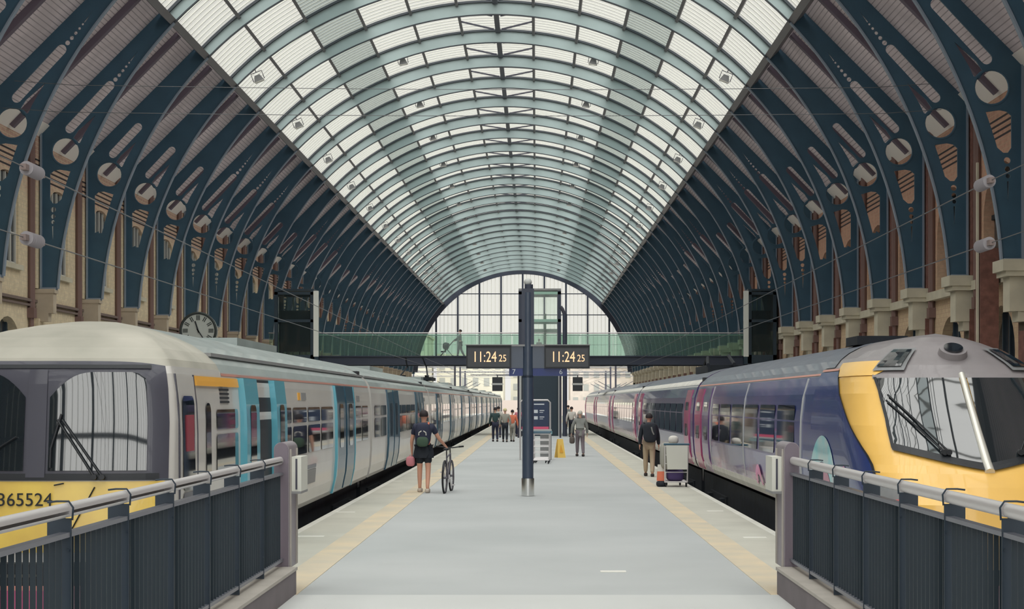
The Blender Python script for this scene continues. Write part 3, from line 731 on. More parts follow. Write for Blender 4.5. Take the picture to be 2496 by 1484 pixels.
for k in range(8):
    y0 = 20.3 if k == 0 else 17.3 + LEN1 * k + .22; y1 = 17.3 + LEN1 * (k + 1) - .22; o = 17.3 + LEN1 * k
    c = carriage(B1, y0, y1, ['cream', 'train_roof', 'cream', 'underframe'], 2.36, T1)
    g = MB(); B1.flank(1, y0, y1, 2.315, 2.345, .006, mb=g, nv=1); put('cantrail_stripe', g, 'stripe_red', c)
    g = MB(); g.box(B1.xc + 1.1, B1.xc + 1.22, y0, y1, 2.555, 2.60); put('gutter', g, 'grey_mid', c)
    if k == 0: g = MB(); B1.flank(1, 18.66, 21.3, 2.18, 2.29, .02, mb=g, nv=2); put('orange_stripe', g, 'stripe_orange', c)
    for d in ((4.2, 7.4), (14.1, 17.2)):
        a, b = o + d[0], o + d[1]
        g = MB(); B1.flank(1, a, b, .26, 2.3, .004, mb=g); put('doorway', g, 'teal_dark' if not (k == 0 and d[0] == 4.2) else 'black', c)
        if k == 0 and d[0] == 4.2:      # doors slid open
            leaf(B1, a - .15, a + .85, c, 'teal_light', .09); leaf(B1, b - .85, b + .1, c, 'teal_light', .09)
            g = MB(); g.box(B1.xc + 1.28, B1.xc + 1.395, a + 1.0, a + 1.1, .4, 2.1); put('grab_pole', g, 'stripe_orange', c)
        else:
            m_ = 'teal' if k < 2 else 'teal_dark'  # same door teal, darkened in the colour for the shading at steep angles
            leaf(B1, a + .1, (a + b) / 2 - .12, c, m_, .04); leaf(B1, (a + b) / 2 + .12, b - .1, c, m_, .04)
        for s in (a, b): g = MB(); B1.flank(1, s - .05, s + .05, .24, 2.3, .05, mb=g); put('door_post', g, 'teal_light' if k == 0 else 'teal', c)
    sp = [(7.65, 8.45), (8.65, 10.15), (10.35, 11.85), (12.05, 13.7)]
    side_windows(B1, c, [(o + a, o + b) for a, b in sp] + [(o + 17.6, o + 18.7), (o + 18.9, o + 20.1)] + ([(o + 2.45, o + 3.85)] if k == 0 else [(o + .8, o + 2.2), (o + 2.4, o + 3.8)]))
    g = MB(); B1.flank(1, o + 17.9, o + 18.5, 2.0, 2.12, .01, mb=g); put('vent_grille', g, 'grey_mid', c)
    if k == 0:
        g = MB()
        for q in range(5): B1.flank(1, 20.05, 20.6, 1.98 + q * .05, 2.005 + q * .05, .014, mb=g, nv=1)
        put('vent_grille', g, 'black', c)
        g = MB(); B1.flank(1, 26.6, 26.85, 2.02, 2.14, .012, mb=g, nv=2); B1.flank(1, 27.0, 27.5, 2.02, 2.14, .012, mb=g, nv=2, mi=1); put('route_emblem', g, ['stripe_orange', 'grey_mid'], c)
        g = MB(); B1.flank(1, 27.0, 28.6, .86, .92, .012, mb=g, nv=1); B1.flank(1, 27.0, 28.6, .6, .84, .012, mb=g, nv=1, mi=1); put('notice_panel', g, ['surround', 'grey_mid'], c)
    if k < 7: g = MB(); g.box(B1.xc - 1.1, B1.xc + 1.1, y1, y1 + .44, .0, 2.7); put('gangway', g, 'black', c)
    for yb in (o + 3.3, o + 17.4): bogie(B1, yb, c)
    g = MB(); g.box(B1.xc - .5, B1.xc + .45, o + 9, o + 13, 2.86, 3.02); put('roof_vent', g, 'train_roof', c)
# pantograph on the third vehicle
def pantograph(xc, y, z, parent):
    g = MB()
    for s in (-.6, .6): g.tube([(xc + s, y - 1, z), (xc + s * .7, y + .9, z + .45), (xc + s * .6, y - .7, z + .82)], .035, 6)
    g.tube([(xc - .85, y - .7, z + .85), (xc + .85, y - .7, z + .85)], .04, 6); g.box(xc - .8, xc + .8, y - 1.4, y + 1.4, z - .15, z - .02)
    for s in (-.5, .5): g.cyl((xc + s, y, z - .02), (0, 0, 1), .09, .2, 10)
    put('pantograph', g, 'underframe', parent)
pantograph(-5.25, 71.0, 3.05, T1)

# ---- right hand train: blue livery, yellow nose
PR1 = [(.34, 1.20), (.45, 1.26), (.7, 1.32), (1.1, 1.35), (1.7, 1.345), (2.1, 1.30), (2.35, 1.22), (2.46, 1.15), (2.58, 1.02), (2.68, .86), (2.77, .66), (2.84, .44), (2.88, .22), (2.9, .0)]
YF2 = [(.05, 18.95), (.4, 18.75), (.8, 18.85), (1.1, 19.1), (1.24, 19.3), (1.6, 19.7), (2.0, 20.13), (2.3, 20.44), (2.45, 20.65), (2.62, 20.95), (2.75, 21.2), (2.84, 21.45), (2.9, 21.8)]
B2 = Body(5.3, PR1, YF2, 1.6, 3, 23.6)
B2n = Body(5.3, [(.05, 1.1)] + PR1, YF2, 1.6, 3, 23.6); B2 = B2n
T2 = thing('passenger_train', (5.3, 19.3, -.9), 'blue and purple diesel train with yellow sloping nose, right of the platform', 'train')
zs2 = [.05, .2, .34, .45, .6, .8, 1.0, 1.15, 1.24, 1.35, 1.5, 1.7, 1.9, 2.1, 2.25, 2.33, 2.4, 2.46, 2.52, 2.58, 2.63, 2.68, 2.72, 2.77, 2.81, 2.84, 2.865, 2.88, 2.89, 2.9]
cab2 = put('driving_cab', front_shell(B2, zs2, 2.33), ['yellow_amber', 'hood_grey'], T2, smooth=40)
Yb = lambda z: max(19.7 + (z - 1.15) * 2.05, interp(YF2, z) + .62)
for s in (1, -1):
    g = B2.patch(lambda a, b: ((lambda z: (B2.ty(Yb(z) + (23.6 - Yb(z)) * a, z, s), z))(.5 + (2.40 - .5) * b)), 22, 14, .014); put('blue_flank', g, 'livery', cab2, smooth=40)
    g = B2.patch(lambda a, b: ((lambda z: (B2.ty(Yb(z) - .05 + .05 * a, z, s), z))(.9 + (2.42 - .9) * b)), 2, 14, .018); put('flank_edge_line', g, 'black', cab2)
    g = B2.patch(lambda a, b: ((lambda z: (B2.ty(Yb(z) - .02 + (23.6 - Yb(z)) * a, z, s), z))(2.41 + .03 * b)), 16, 1, .016); put('cantrail_line', g, 'stripe_red', cab2)
    g = B2.patch(lambda a, b: ((lambda z: (B2.ty(Yb(z) + .4 + (23.6 - Yb(z) - .4) * a, z, s), z))(2.46 + (2.88 - 2.46) * b)), 10, 8, .012); put('roof_sheet', g, 'roof_blue', cab2, smooth=40)
    g = B2.patch(lambda a, b: (B2.tx(s * (.90 + .40 * a), .9), .42 + (1.10 - .1 * (1 - a) - .42) * b), 8, 6, .02); put('lower_cowl', g, 'cowl_grey', cab2, smooth=40)
    g = B2.patch(lambda a, b: (B2.tx(s * 1.03 * a, 2.3), 2.285 + .05 * b), 16, 1, .012); put('hood_lip', g, 'hood_grey', cab2, smooth=40)
    g = B2.patch(lambda a, b: ((lambda z: (B2.tx(s * 1.0 * (1 - .30 * b), 2.33) * (1 - a) + B2.ty(Yb(z), z, s) * a, z))(2.325 + .19 * b)), 12, 4, .012); put('side_fairing', g, 'yellow_amber', cab2, smooth=40)
    def scr(a, b):
        x = s * (.05 + .95 * a); zb = 1.25 + .23 * a ** 1.2; return B2.tx(x * (1.0 - .0 * b), zb + (2.28 - zb) * b), zb + (2.28 - zb) * b
    g = B2.patch(scr, 16, 12, .022); put('windscreen', g, 'glass_cab', cab2, smooth=40)
    g = B2.patch(lambda a, b: (B2.tx(s * (.03 + .98 * a), 1.4), 1.17 + .23 * a ** 1.2 + .085 * b), 16, 2, .03); put('windscreen_seal', g, 'black', cab2)
    g = B2.patch(lambda a, b: (B2.tx(s * (.985 + .03 * a), 1.3 + b), 1.42 + (2.29 - 1.42) * b), 2, 10, .03); put('windscreen_seal', g, 'black', cab2)
    g = B2.patch(lambda a, b: (B2.tx(s * (.62 + .30 * a - .10 * b), 2.5), 2.37 + (2.66 - 2.37) * b), 4, 6, .03); put('hood_frame', g, 'cowl_grey', cab2)
    g = B2.patch(lambda a, b: (B2.tx(s * (.655 + .23 * a - .09 * b), 2.5), 2.41 + (2.63 - 2.41) * b), 4, 6, .045); put('hood_window', g, 'glass_dark', cab2)
    for (xa, za, xb, zb) in ((.42, 1.36, .92, 2.05), (.47, 1.36, .95, 1.98)):
        g = MB(); g.tube([fpt(B2, s * xa, za, .06), fpt(B2, s * (xa + xb) / 2, (za + zb) / 2, .05), fpt(B2, s * xb, zb, .05)], .012, 6); g.cyl(fpt(B2, s * xa, za, .05), (0, 1, 0), .035, .08, 10); put('wiper', g, 'black', cab2)
    g = MB(); c = fpt(B2, s * 1.06, .74, .02); g.cyl(c, B2.normal(B2.tx(s * 1.06, .74), .74), .11, .06, 20, 0); c2 = fpt(B2, s * 1.2, .80, .02); g.cyl(c2, B2.normal(B2.tx(s * 1.2, .8), .8), .07, .06, 16, 1); put('marker_light', g, ['lamp_red', 'lamp_white'], cab2)
g = MB(); zz = [1.16 + (2.33 - 1.16) * k / 12 for k in range(13)]
g.tube([B2.front(0, z) + B2.normal(.001, z) * .01 for z in zz], [.06 - .01 * k / 12 * 2 for k in range(13)], 10); put('centre_pillar', g, 'pillar_chrome', cab2, smooth=50)
g = MB(); c = B2.front(0, 2.6); nn = B2.normal(.001, 2.6); g.cyl(c + nn * .03, nn, .19, .10, 28, 0, .17); g.cyl(c + nn * .09, nn, .12, .03, 28, 1); put('hood_headlight', g, ['hood_grey', 'glass_dark'], cab2, smooth=40)
g = MB(); g.box(4.3, 6.3, 19.3, 20.6, -.6, .1); put('coupler_cover', g, 'underframe', T2)
# coloured swirls on the flank just behind the nose
def swirl(cy, cz, r0, r1, a0, a1, m, name='livery_swirl', n=18):
    g = MB(); G = []
    for k in range(n + 1):
        a = math.radians(a0 + (a1 - a0) * k / n); row = []
        for r in (r0, r1):
            y, z = cy + r * math.cos(a) * 1.15, cz + r * math.sin(a); row.append((y, max(.52, z)))
        G.append([B2.front(B2.ty(y, z, -1), z) + B2.normal(B2.ty(y, z, -1), z) * .022 if y < 23.55 else Vector((B2.xc - B2.w(z) - .022, y, z)) for y, z in row])
    g.grid(G); put(name, g, m, cab2)
swirl(22.6, .55, .62, .98, 20, 175, 'swirl_teal'); swirl(21.0, 1.0, .0, .17, 0, 360, 'swirl_pink'); swirl(22.6, .55, .3, .6, 0, 180, 'swirl_magenta')
swirl(20.6, .62, .0, .14, 0, 360, 'lamp_red'); swirl(29.3, .5, .2, .38, 0, 180, 'swirl_pink'); swirl(27.6, .45, .42, .6, 20, 160, 'swirl_magenta')
LEN2 = 23.4
for k in range(5):
    y0 = 23.6 if k == 0 else 18.0 + LEN2 * k + .18; y1 = 18.0 + LEN2 * (k + 1) - .18; o = 18.0 + LEN2 * k
    c = carriage(Body(5.3, PR1, YF2, 1.6, 3, 23.6), y0, y1, ['livery', 'roof_blue', 'livery', 'underframe'], 2.35, T2)
    g = MB(); B2.flank(-1, y0, y1, 2.37, 2.40, .006, mb=g, nv=1); put('cantrail_line', g, 'stripe_red' if k == 0 else 'grey_light', c)
    g = MB(); B2.flank(-1, y0, y1, .35, .56, .008, mb=g, nv=2); put('foot_band', g, 'foot_white', c)
    if k: g = MB(); B2.flank(-1, y0, y1, 2.42, 2.56, .006, mb=g, nv=3); put('roof_edge_band', g, 'foot_white', c)
    spans = [(25.2, 27.0), (27.3, 29.1), (29.4, 31.2), (31.5, 33.3), (33.6, 35.4), (35.7, 36.9)] if k == 0 else [(o + 3.2 + q * 2.05, o + 5.0 + q * 2.05) for q in range(8)]
    for a, b in spans: g = MB(); B2.rounded(-1, a, b, 1.14, 1.94, .08, .012, g); put('window', g, 'glass_dark', c)
    for a in ([37.6, 39.4] if k == 0 else [o + 1.0, o + 20.6]):
        g = MB(); B2.flank(-1, a, a + 1.35, .38, 2.3, .03, mb=g); d = put('door', g, 'swirl_magenta' if a == 39.4 or k else 'livery', c)
        g = MB(); B2.rounded(-1, a + .3, a + 1.05, 1.1, 1.98, .1, .036, g); put('door_window', g, 'glass_dark', d)
    for a in ((24.5, 31.3, 37.3) if k == 0 else ()):
        g = MB(); B2.flank(-1, a, a + .05, .58, 2.34, .02, mb=g); put('handrail', g, 'grey_light', c)
    if k < 4: g = MB(); g.box(4.2, 6.4, y1, y1 + .36, 0, 2.6); put('gangway', g, 'black', c)
    for yb in ((o + 3.6 if k else 25.2), o + 19.6): bogie(B2, yb, c)
g = MB(); g.box(4.7, 5.9, 45, 48.5, 2.8, 3.0); g.tube([(4.7, 45, 3.0), (4.9, 47, 3.25), (5.0, 49, 3.05)], .05, 6); g.tube([(5.3, 44, 3.0), (5.5, 47, 3.3)], .05, 6); put('roof_pod', g, 'underframe', T2)
g = MB(); g.box(4.75, 5.5, 24.3, 25.2, 2.84, 2.97); put('roof_pod', g, 'underframe', T2)

# ------------------------------------------------------------------ railings and end piers in the foreground
POST_Y = [17.12 - 1.31 * k for k in range(1, 9)]
def railing(side, label, plabel):
    s = -1 if side == 'left' else 1; X = 2.66
    t = thing('railing', (s * X, 12.0, .27), label, 'railing')
    y0, y1 = 6.4, 17.05
    posts = [y for y in POST_Y if y > 6.5]
    ys = [y1] + posts + [y0]
    for a, b in zip(ys[:-1], ys[1:]):
        g = MB(); G = []
        for y in (a - .025, b + .025):
            G.append([(s * X + .034 * math.cos(q) * 1.0, y, 1.385 + .042 * math.sin(q)) for q in [2 * PI * k / 14 for k in range(14)]])
        g.grid(G, 0); n0 = len(g.v) - 28; g.f += [tuple(range(n0, n0 + 14)), tuple(range(n0 + 14, n0 + 28))]; g.m += [0, 0]
        put('handrail', g, 'steel', t, smooth=40)
    g = MB(); g.box(s * X - .03, s * X + .03, y0, y1, 1.235, 1.262); put('middle_rail', g, 'midrail', t)
    g = MB(); g.box(s * X - .03, s * X + .03, y0, y1, .34, .37); put('bottom_rail', g, 'midrail', t)
    g = MB(); g.box(-.007, .007, -.055, .055, 0, 1.02); 
    pm = MB(); pm.box(-.012 if s < 0 else -.09, .09 if s > 0 else .012, -.006, .006, .28, 1.40) if False else pm.box(min(0, s * .1), max(0, s * .1), -.008, .008, .29, 1.36)
    pm.box(min(-s * .035, s * .0), max(-s * .035, 0), -.008, .008, .29, 1.34)
    pm.tube([(-s * .04, 0, 1.33), (-s * .045, 0, 1.40), (-s * .02, 0, 1.436), (s * .05, 0, 1.436), (s * .1, 0, 1.43)], .006, 6)
    pm.cyl((-s * .02, -.012, 1.16), (0, 1, 0), .009, .01, 10); pm.cyl((-s * .02, -.012, .5), (0, 1, 0), .009, .01, 10)
    post_me = pm.mesh('post', ['fence_post'])
    for y in posts: kid('post', post_me, None, t, loc=Vector((0, y - 12.0, -.27)))
    bm_ = MB(); bm_.box(-.0145, .0145, -.006, .006, .36, 1.24); bar_me = bm_.mesh('baluster', ['fence_bar'])
    for a, b in zip(([y1] + posts)[:-1], ([y1] + posts)[1:]):
        for k in range(1, 11):
            y = a + (b - a) * k / 11
            if y > 6.5: kid('baluster', bar_me, None, t, loc=Vector((0, y - 12.0, -.27)))
    return t
railing('left', 'dark blue railing with steel handrail in front of the white train', '')
railing('right', 'dark blue railing with steel handrail in front of the yellow train nose', '')
for s, side, tr in ((-1, 'left', 'white train'), (1, 'right', 'blue train')):
    g = MB(); a, b = sorted((s * 2.49, s * 2.90)); g.box(a, b, 5.5, 17.0, 0, .262)
    t = tag(put('railing_kerb', g, 'kerb'), f'mauve-grey kerb under the {side} hand railing', 'kerb')
    g = MB(); g.box(a - .012, b + .012, 5.5, 17.012, .255, .285); put('kerb_coping', g, 'kerb_top', t)
    # pier with a rounded head
    t = thing('gate_pier', (s * 2.66, 17.4, 0), f'grey metal pier with rounded head at the far end of the {side} hand railing', 'pier')
    x0, x1 = sorted((s * 2.575, s * 2.73)); n = 10
    def prof(y0, y1, mi, mb, gx=0):
        lo = [(x0 - gx, y0, .26), (x1 + gx, y0, .26)]; up = []
        for k in range(n + 1): q = PI * k / n; up.append(((x0 + x1) / 2 + ((x1 - x0) / 2 + gx) * math.cos(q), 1.50 + (.075 + gx) * math.sin(q)))
        A = [(x0 - gx, y0, .26)] + [(x1 + gx, y0, .26)] + [(x, y0, z) for x, z in up]; B = [(p[0], y1, p[2]) for p in A]
        m = len(A); mb.add(A + B, [tuple(range(m)), tuple(range(m, 2 * m))] + [(i, (i + 1) % m, m + (i + 1) % m, m + i) for i in range(m)], mi)
    g = MB(); prof(17.05, 17.68, 0, g); put('pier_body', g, 'pier_metal', t, smooth=30)
    g = MB(); prof(17.035, 17.05, 0, g, -.006); put('end_plate', g, 'pier_face', t)
    g = MB(); a, b = sorted((s * 2.575, s * 2.56)); g.box(a, b, 17.12, 17.16, .27, 1.5); g.box(a, b, 17.56, 17.6, .27, 1.5); put('edge_trim', g, 'kerb_top', t)
    g = MB(); a, b = sorted((s * 2.57, s * 2.46)); g.box(a, b, 17.15, 17.62, 1.06, 1.42)
    t2 = tag(put('control_box', g, 'white_box'), f'off-white control box fixed to the {side} hand gate pier', 'box')
    g = MB(); g.box(*sorted((s * 2.50, s * 2.52)), 17.145, 17.15, 1.08, 1.40); put('box_seam', g, 'surround', t2)
    g = MB(); g.box(*sorted((s * 2.575, s * 2.46)), 17.13, 17.64, 1.035, 1.06); put('box_tray', g, 'grey_mid', t2)
for cx, lab in ((-5.25, 'red buffer stop beam in front of the white train'), (5.3, 'red buffer stop beam in front of the yellow train nose')):
    t = thing('buffer_stop', (cx, 14.0, -1), lab, 'buffer stop')
    g = MB(); g.box(cx - 1.35, cx + 1.35, 13.7, 14.05, -.05, .42); put('buffer_beam', g, 'swirl_magenta', t)
    for s in (-.85, .85):
        g = MB(); g.bar((cx + s, 14.0, .2), (cx + s, 12.9, -.95), .14, .14); put('raking_strut', g, 'surround', t)
        g = MB(); g.box(cx + s - .1, cx + s + .1, 14.05, 14.25, -1, .3); put('upright', g, 'surround', t)
        g = MB(); g.cyl((cx + s, 14.35, .1), (0, 1, 0), .16, .5, 20); put('buffer_head', g, 'black', t)

# ------------------------------------------------------------------ clock pole with twin displays
def sell(mb, c, r, p=3, n=20, m=14, mi=0):
    """rounded-box shape"""
    f = lambda v: math.copysign(abs(v) ** (2 / p), v); G = []
    for j in range(m + 1):
        t = -PI / 2 + PI * j / m
        G.append([(c[0] + r[0] * f(math.cos(t)) * f(math.cos(2 * PI * i / n)), c[1] + r[1] * f(math.cos(t)) * f(math.sin(2 * PI * i / n)), c[2] + r[2] * f(math.sin(t))) for i in range(n)])
    vs = [p_ for r_ in G for p_ in r_]; fs = [(j * n + i, j * n + (i + 1) % n, (j + 1) * n + (i + 1) % n, (j + 1) * n + i) for j in range(m) for i in range(n)]
    return mb.add(vs, fs, mi)
PY, PX = 34.7, -.185
def px2(x, y, Y): return ((x - VX) * Y / F, CAMZ - (y - VY) * Y / F)
t = thing('clock_pole', (PX, PY, 0), 'tall dark navy steel pole in the middle of the platform', 'pole')
g = MB(); g.cyl((PX, PY, .19), (0, 0, 1), .137, .37, 32); put('pole_base', g, 'chrome', t, smooth=40)
g = MB(); g.cyl((PX, PY, 1.45), (0, 0, 1), .118, 2.2, 32); g.cyl((PX, PY, 3.4), (0, 0, 1), .118, 1.8, 32); put('shaft', g, 'pole_navy', t, smooth=40)
g = MB(); g.box(PX - .13, PX + .13, PY - .1, PY + .1, 3.2, 4.38); g.cyl((PX + .02, PY, 4.42), (0, 0, 1), .09, .1, 16); put('upper_casing', g, 'beam_blue', t)
g = MB(); g.ell((PX, PY, 4.52), (.085, .085, .08), 16, 10); put('finial', g, 'grey_light', t, smooth=60)
g = MB(); g.box(PX - .36, PX + .36, PY - .06, PY + .08, 2.70, 3.16); put('display_bracket', g, 'pole_navy', t)
g = MB(); g.box(PX - .36, PX + .36, PY - .1, PY + .12, 3.16, 3.20); put('bracket_cap', g, 'grey_mid', t)
for s, (xa, xb), nm in ((-1, (1137, 1246), 'left'), (1, (1327, 1437), 'right')):
    x0, z1 = px2(xa, 842, PY); x1, z0 = px2(xb, 898, PY)
    t = thing('clock_display', ((x0 + x1) / 2, PY, z0), f'black digital clock display on the {nm} of the pole', 'clock')
    g = MB(); g.box(x0, x1, PY - .12, PY + .12, z0, z1); put('casing', g, 'black', t)
    g = MB(); g.box(x0 + .03, x1 - .03, PY - .126, PY - .12, z0 + .03, z1 - .06); put('screen', g, 'screen', t)
    g = MB(); g.box(x0 - .01, x1 + .01, PY - .16, PY + .13, z1, z1 + .018); put('hood', g, 'grey_mid', t)
    cx, cz = (x0 + x1) / 2, (z0 + z1) / 2
    o = bpy.data.objects.new('clock_digits', text_mesh('11:24', .27, 'led', .002)); link(o, t, (cx - .085, PY - .13, cz - .01)); o.scale = (.86, 1, 1.18)
    o = bpy.data.objects.new('second_digits', text_mesh('25', .19, 'led', .002)); link(o, t, (cx + .295, PY - .13, cz - .035)); o.scale = (.9, 1, 1.1)
for (xa, xb, num, nm) in ((1241, 1277, '7', 'left'), (1297, 1382, '6', 'right')):
    x0, z1 = px2(xa, 897, PY); x1, z0 = px2(xb, 916, PY)
    g = MB(); g.box(x0, x1, PY - .05, PY + .05, z0, z1); t = tag(put('platform_sign', g, 'sign_blue'), f'small blue platform number {num} sign under the {nm} clock display', 'sign')
    o = bpy.data.objects.new('sign_number', text_mesh(num, .15, 'poster_text', .002)); link(o, t, ((x0 + .10) if num == '7' else (x1 - .13), PY - .055, (z0 + z1) / 2))

# ------------------------------------------------------------------ footbridge with lift towers
BY = 98.0
t = thing('footbridge', (AX, BY, 4.2), 'dark steel footbridge with green glass sides crossing the platforms', 'footbridge')
xl, xr = -16.0, 13.0
for y, nm in ((BY, 'near'), (BY + 3.2, 'far')):
    g = MB(); g.box(xl, xr, y - .1, y + .1, 4.22, 4.70); g.box(xl, xr, y - .2, y + .2, 4.18, 4.24); g.box(xl, xr, y - .2, y + .2, 4.66, 4.72); put('bridge_girder', g, 'beam_blue', t)
    g = MB(); g.tube([(xl, y, 6.08), (xr, y, 6.08)], .035, 8); put('handrail', g, 'steel' if nm == 'near' else 'tower_green', t)
    for k in range(14):
        a, b = xl + (xr - xl) * k / 14 + .03, xl + (xr - xl) * (k + 1) / 14 - .03
        g = MB(); g.box(a, b, y - .012, y + .012, 4.74, 6.02); put('glass_panel', g, 'green_glass', t)
g = MB(); g.box(xl, xr, BY, BY + 3.2, 4.5, 4.62); put('bridge_deck', g, 'surround', t)
g = MB()
for k in range(9): x = xl + 1.5 + k * 3.3; g.box(x - .03, x + .03, BY + .1, BY + 3.1, 4.3, 4.5)
tag(put('cross_beam', g, 'surround', t), kind='stuff')
def tower(x0, x1, label, white, dark, ztop=8.42):
    y0, y1 = BY + .25 if False else BY - .2, BY + 2.6
    if not dark: y0, y1 = BY - 2.9, BY - .25
    else: y0, y1 = BY - 2.6, BY - .25
    t = thing('lift_tower', ((x0 + x1) / 2, y0, 0), label, 'lift tower')
    for x in (x0, x1):
        for y in (y0, y1):
            a = x if x == x0 else x - .2; b = y if y == y0 else y - .2
            g = MB(); g.box(a, a + .2, b, b + .2, 0, ztop); put('corner_post', g, 'tower_steel' if dark else 'beam_blue', t)
    g = MB(); g.box(x0, x1, y0, y1, ztop, ztop + .12); put('tower_roof', g, 'tower_steel' if dark else 'grey_mid', t)
    for z in (4.2, 6.6, ztop - .22):
        for (a, b, c, d) in ((x0, x1, y0, y0 + .1), (x0, x1, y1 - .1, y1), (x0, x0 + .1, y0, y1), (x1 - .1, x1, y0, y1)):
            g = MB(); g.box(a, b, c, d, z, z + (.5 if z == 4.2 else .16)); put('ring_beam', g, 'tower_steel' if dark else 'tower_green', t)
    for z0, z1 in ((0.1, 4.2), (4.7, 6.6), (6.76, ztop - .2)):
        g = MB(); g.box(x0 + .2, x1 - .2, y0 + .04, y0 + .06, z0, z1); put('glass_panel', g, 'tower_glass' if dark else 'clear_glass', t)
        g = MB(); g.box(x0 + .04, x0 + .06, y0 + .2, y1 - .2, z0, z1); put('glass_panel', g, 'clear_glass', t)
        g = MB(); g.box(x1 - .06, x1 - .04, y0 + .2, y1 - .2, z0, z1); put('glass_panel', g, 'clear_glass', t)
    if dark:
        g = MB()
        for k in range(1, 6): x = x0 + (x1 - x0) * k / 6; g.box(x - .03, x + .03, y1 - .08, y1, .1, ztop - .2)
        put('guide_rail', g, 'tower_green', t)
        g = MB(); g.box(x0 + .3, x1 - .3, y0 + .35, y1 - .3, 4.9, 7.3); put('lift_car', g, 'win_glass', t)
        xs = x1 - .02 if white > 0 else x0 - .26
        g = MB(); g.box(xs, xs + .28, y0 - .06, y0 + .12, 4.6, ztop); put('corner_cladding', g, 'tower_white', t)
    else:
        g = MB(); g.box((x0 + x1) / 2 + .25, (x0 + x1) / 2 + .38, y1 - .3, y1 - .15, 0, 7.2); g.box(x0 + .2, x1 - .2, y1 - .3, y1 - .15, 6.1, 6.3); put('guide_rail', g, 'tower_green', t)
        g = MB(); g.box(x0 + .25, x1 - .3, y0 + .3, y1 - .3, .15, 2.5); put('lift_car', g, 'win_glass', t)
        g = MB(); g.box(x0 + .2, x1 - .2, y0 - .02, y0 + .02, .0, 3.6); put('door_screen', g, 'tower_steel', t)
        for s in (x0 - .03, x1 - .17): g = MB(); g.box(s, s + .2, y0 - .3, y0 - .1, 0, 3.55); put('door_pillar', g, 'grey_light', t)
    return t
tower(-15.25, -12.95, 'dark glass lift tower left of the footbridge, behind the white train', 1, True)
tower(12.3, 13.95, 'dark glass lift tower right of the footbridge, above the blue train', -1, True)
tower(-1.05, 1.42, 'light glazed lift tower in the middle, behind the clock pole', 0, False)
# slender pole beside the middle tower
Xp, _ = px2(1363, 0, 60)
t = thing('lighting_pole', (Xp, 60, 0), 'narrow dark pole rising right of the middle lift tower', 'pole')
t.location.z = 0
Xp, zt = px2(1362, 752, 94)
t.location = (Xp + .35, 94, 0); WL[t.name] = Vector((Xp + .35, 94, 0))
g = MB(); g.tube([(Xp + .35, 94, 0), (Xp + .35, 94, 7.0)], .13, 12); put('shaft', g, 'beam_blue', t, smooth=40)
g = MB(); g.tube([(Xp + .35, 94, 6.9), (Xp + .2, 94, 7.3), (Xp + .1, 94, 7.42)], .1, 8); put('pole_head', g, 'surround', t)
# platform monitors either side of the tower
for i, (xa, xb) in enumerate(((1200, 1225), (1396, 1420))):
    Y = 90.0; x0, z1 = px2(xa, 919, Y); x1, z0 = px2(xb, 953, Y)
    t = thing('platform_monitor', ((x0 + x1) / 2, Y, z0), f'pair of dark monitors hanging {"left" if i == 0 else "right"} of the middle lift tower', 'monitor', None)
    g = MB(); g.box(x0, x1, Y - .15, Y + .15, z0, z0 + .33); put('lower_screen', g, 'screen', t)
    g = MB(); g.box(x0, x1, Y - .15, Y + .15, z1 - .33, z1); put('upper_screen', g, 'screen', t)
    g = MB(); g.box(x0 - .03, x1 + .03, Y - .16, Y + .16, z0 + .335, z1 - .335); put('divider', g, 'grey_light', t)
    g = MB(); e = (-1.0 if i == 0 else 1.3); g.tube([(x0 + .2, Y, z1 + .12), (e, Y, z1 + .12)], .035, 6); g.tube([((x0 + x1) / 2, Y, z1), ((x0 + x1) / 2, Y, z1 + .14)], .03, 6)
    g.tube([(e, Y, 0), (e, Y, z1 + .16)], .05, 8); g.tube([(x0 + .2, Y, z1 + .12), (x0 - 1.2 if i == 0 else x1 + 2.6, Y, z1 + .12)], .025, 6); put('support_arm', g, 'surround', t)

# ------------------------------------------------------------------ information stand, luggage trolleys, wet floor sign
IY = 56.0
x0, z1 = px2(1268, 975, IY); x1, z0 = px2(1341, 1046, IY)
t = thing('information_stand', ((x0 + x1) / 2, IY, 0), 'navy information board in a silver frame behind the pole', 'information stand')
g = MB(); g.box(x0 + .05, x1 - .05, IY - .03, IY + .03, z0 + .05, z1 - .06); put('poster_panel', g, 'poster_navy', t)
g = MB(); g.tube([(x0, IY, 0), (x0, IY, z1 - .08), (x0 + .08, IY, z1), (x1 - .08, IY, z1), (x1, IY, z1 - .08), (x1, IY, 0)], .03, 8); put('frame', g, 'steel', t, smooth=40)
g = MB(); g.box(x0 + .05, x1 - .05, IY - .035, IY + .03, z0 + .0, z0 + .09, 0); g.box(x0 + .03, x1 + .05, IY - .04, IY + .03, z0 - .06, z0, 1); put('lower_band', g, ['sign_pink', 'grey_light'], t)
for (a, b, c, d) in ((.47, .2, .12, .16), (.47, None, .33, .44), (.47, None, .55, .66), (.66, .2, .34, .37), (.66, .24, .41, .43), (.66, .2, .56, .59), (.66, .24, .63, .65)):
    g = MB(); g.box(x0 + a, x0 + .6 if b is None else x1 - b, IY - .036, IY - .031, z1 - d, z1 - c); put('poster_print', g, 'poster_text', t)
g = MB(); g.box(x1 - .34, x1 + .05, IY + .1, IY + .35, .0, 1.0, 0); g.box(x1 - .36, x1 + .07, IY + .08, IY + .37, .88, .98, 1); put('leaflet_cabinet', g, ['grey_mid', 'swirl_teal'], t)
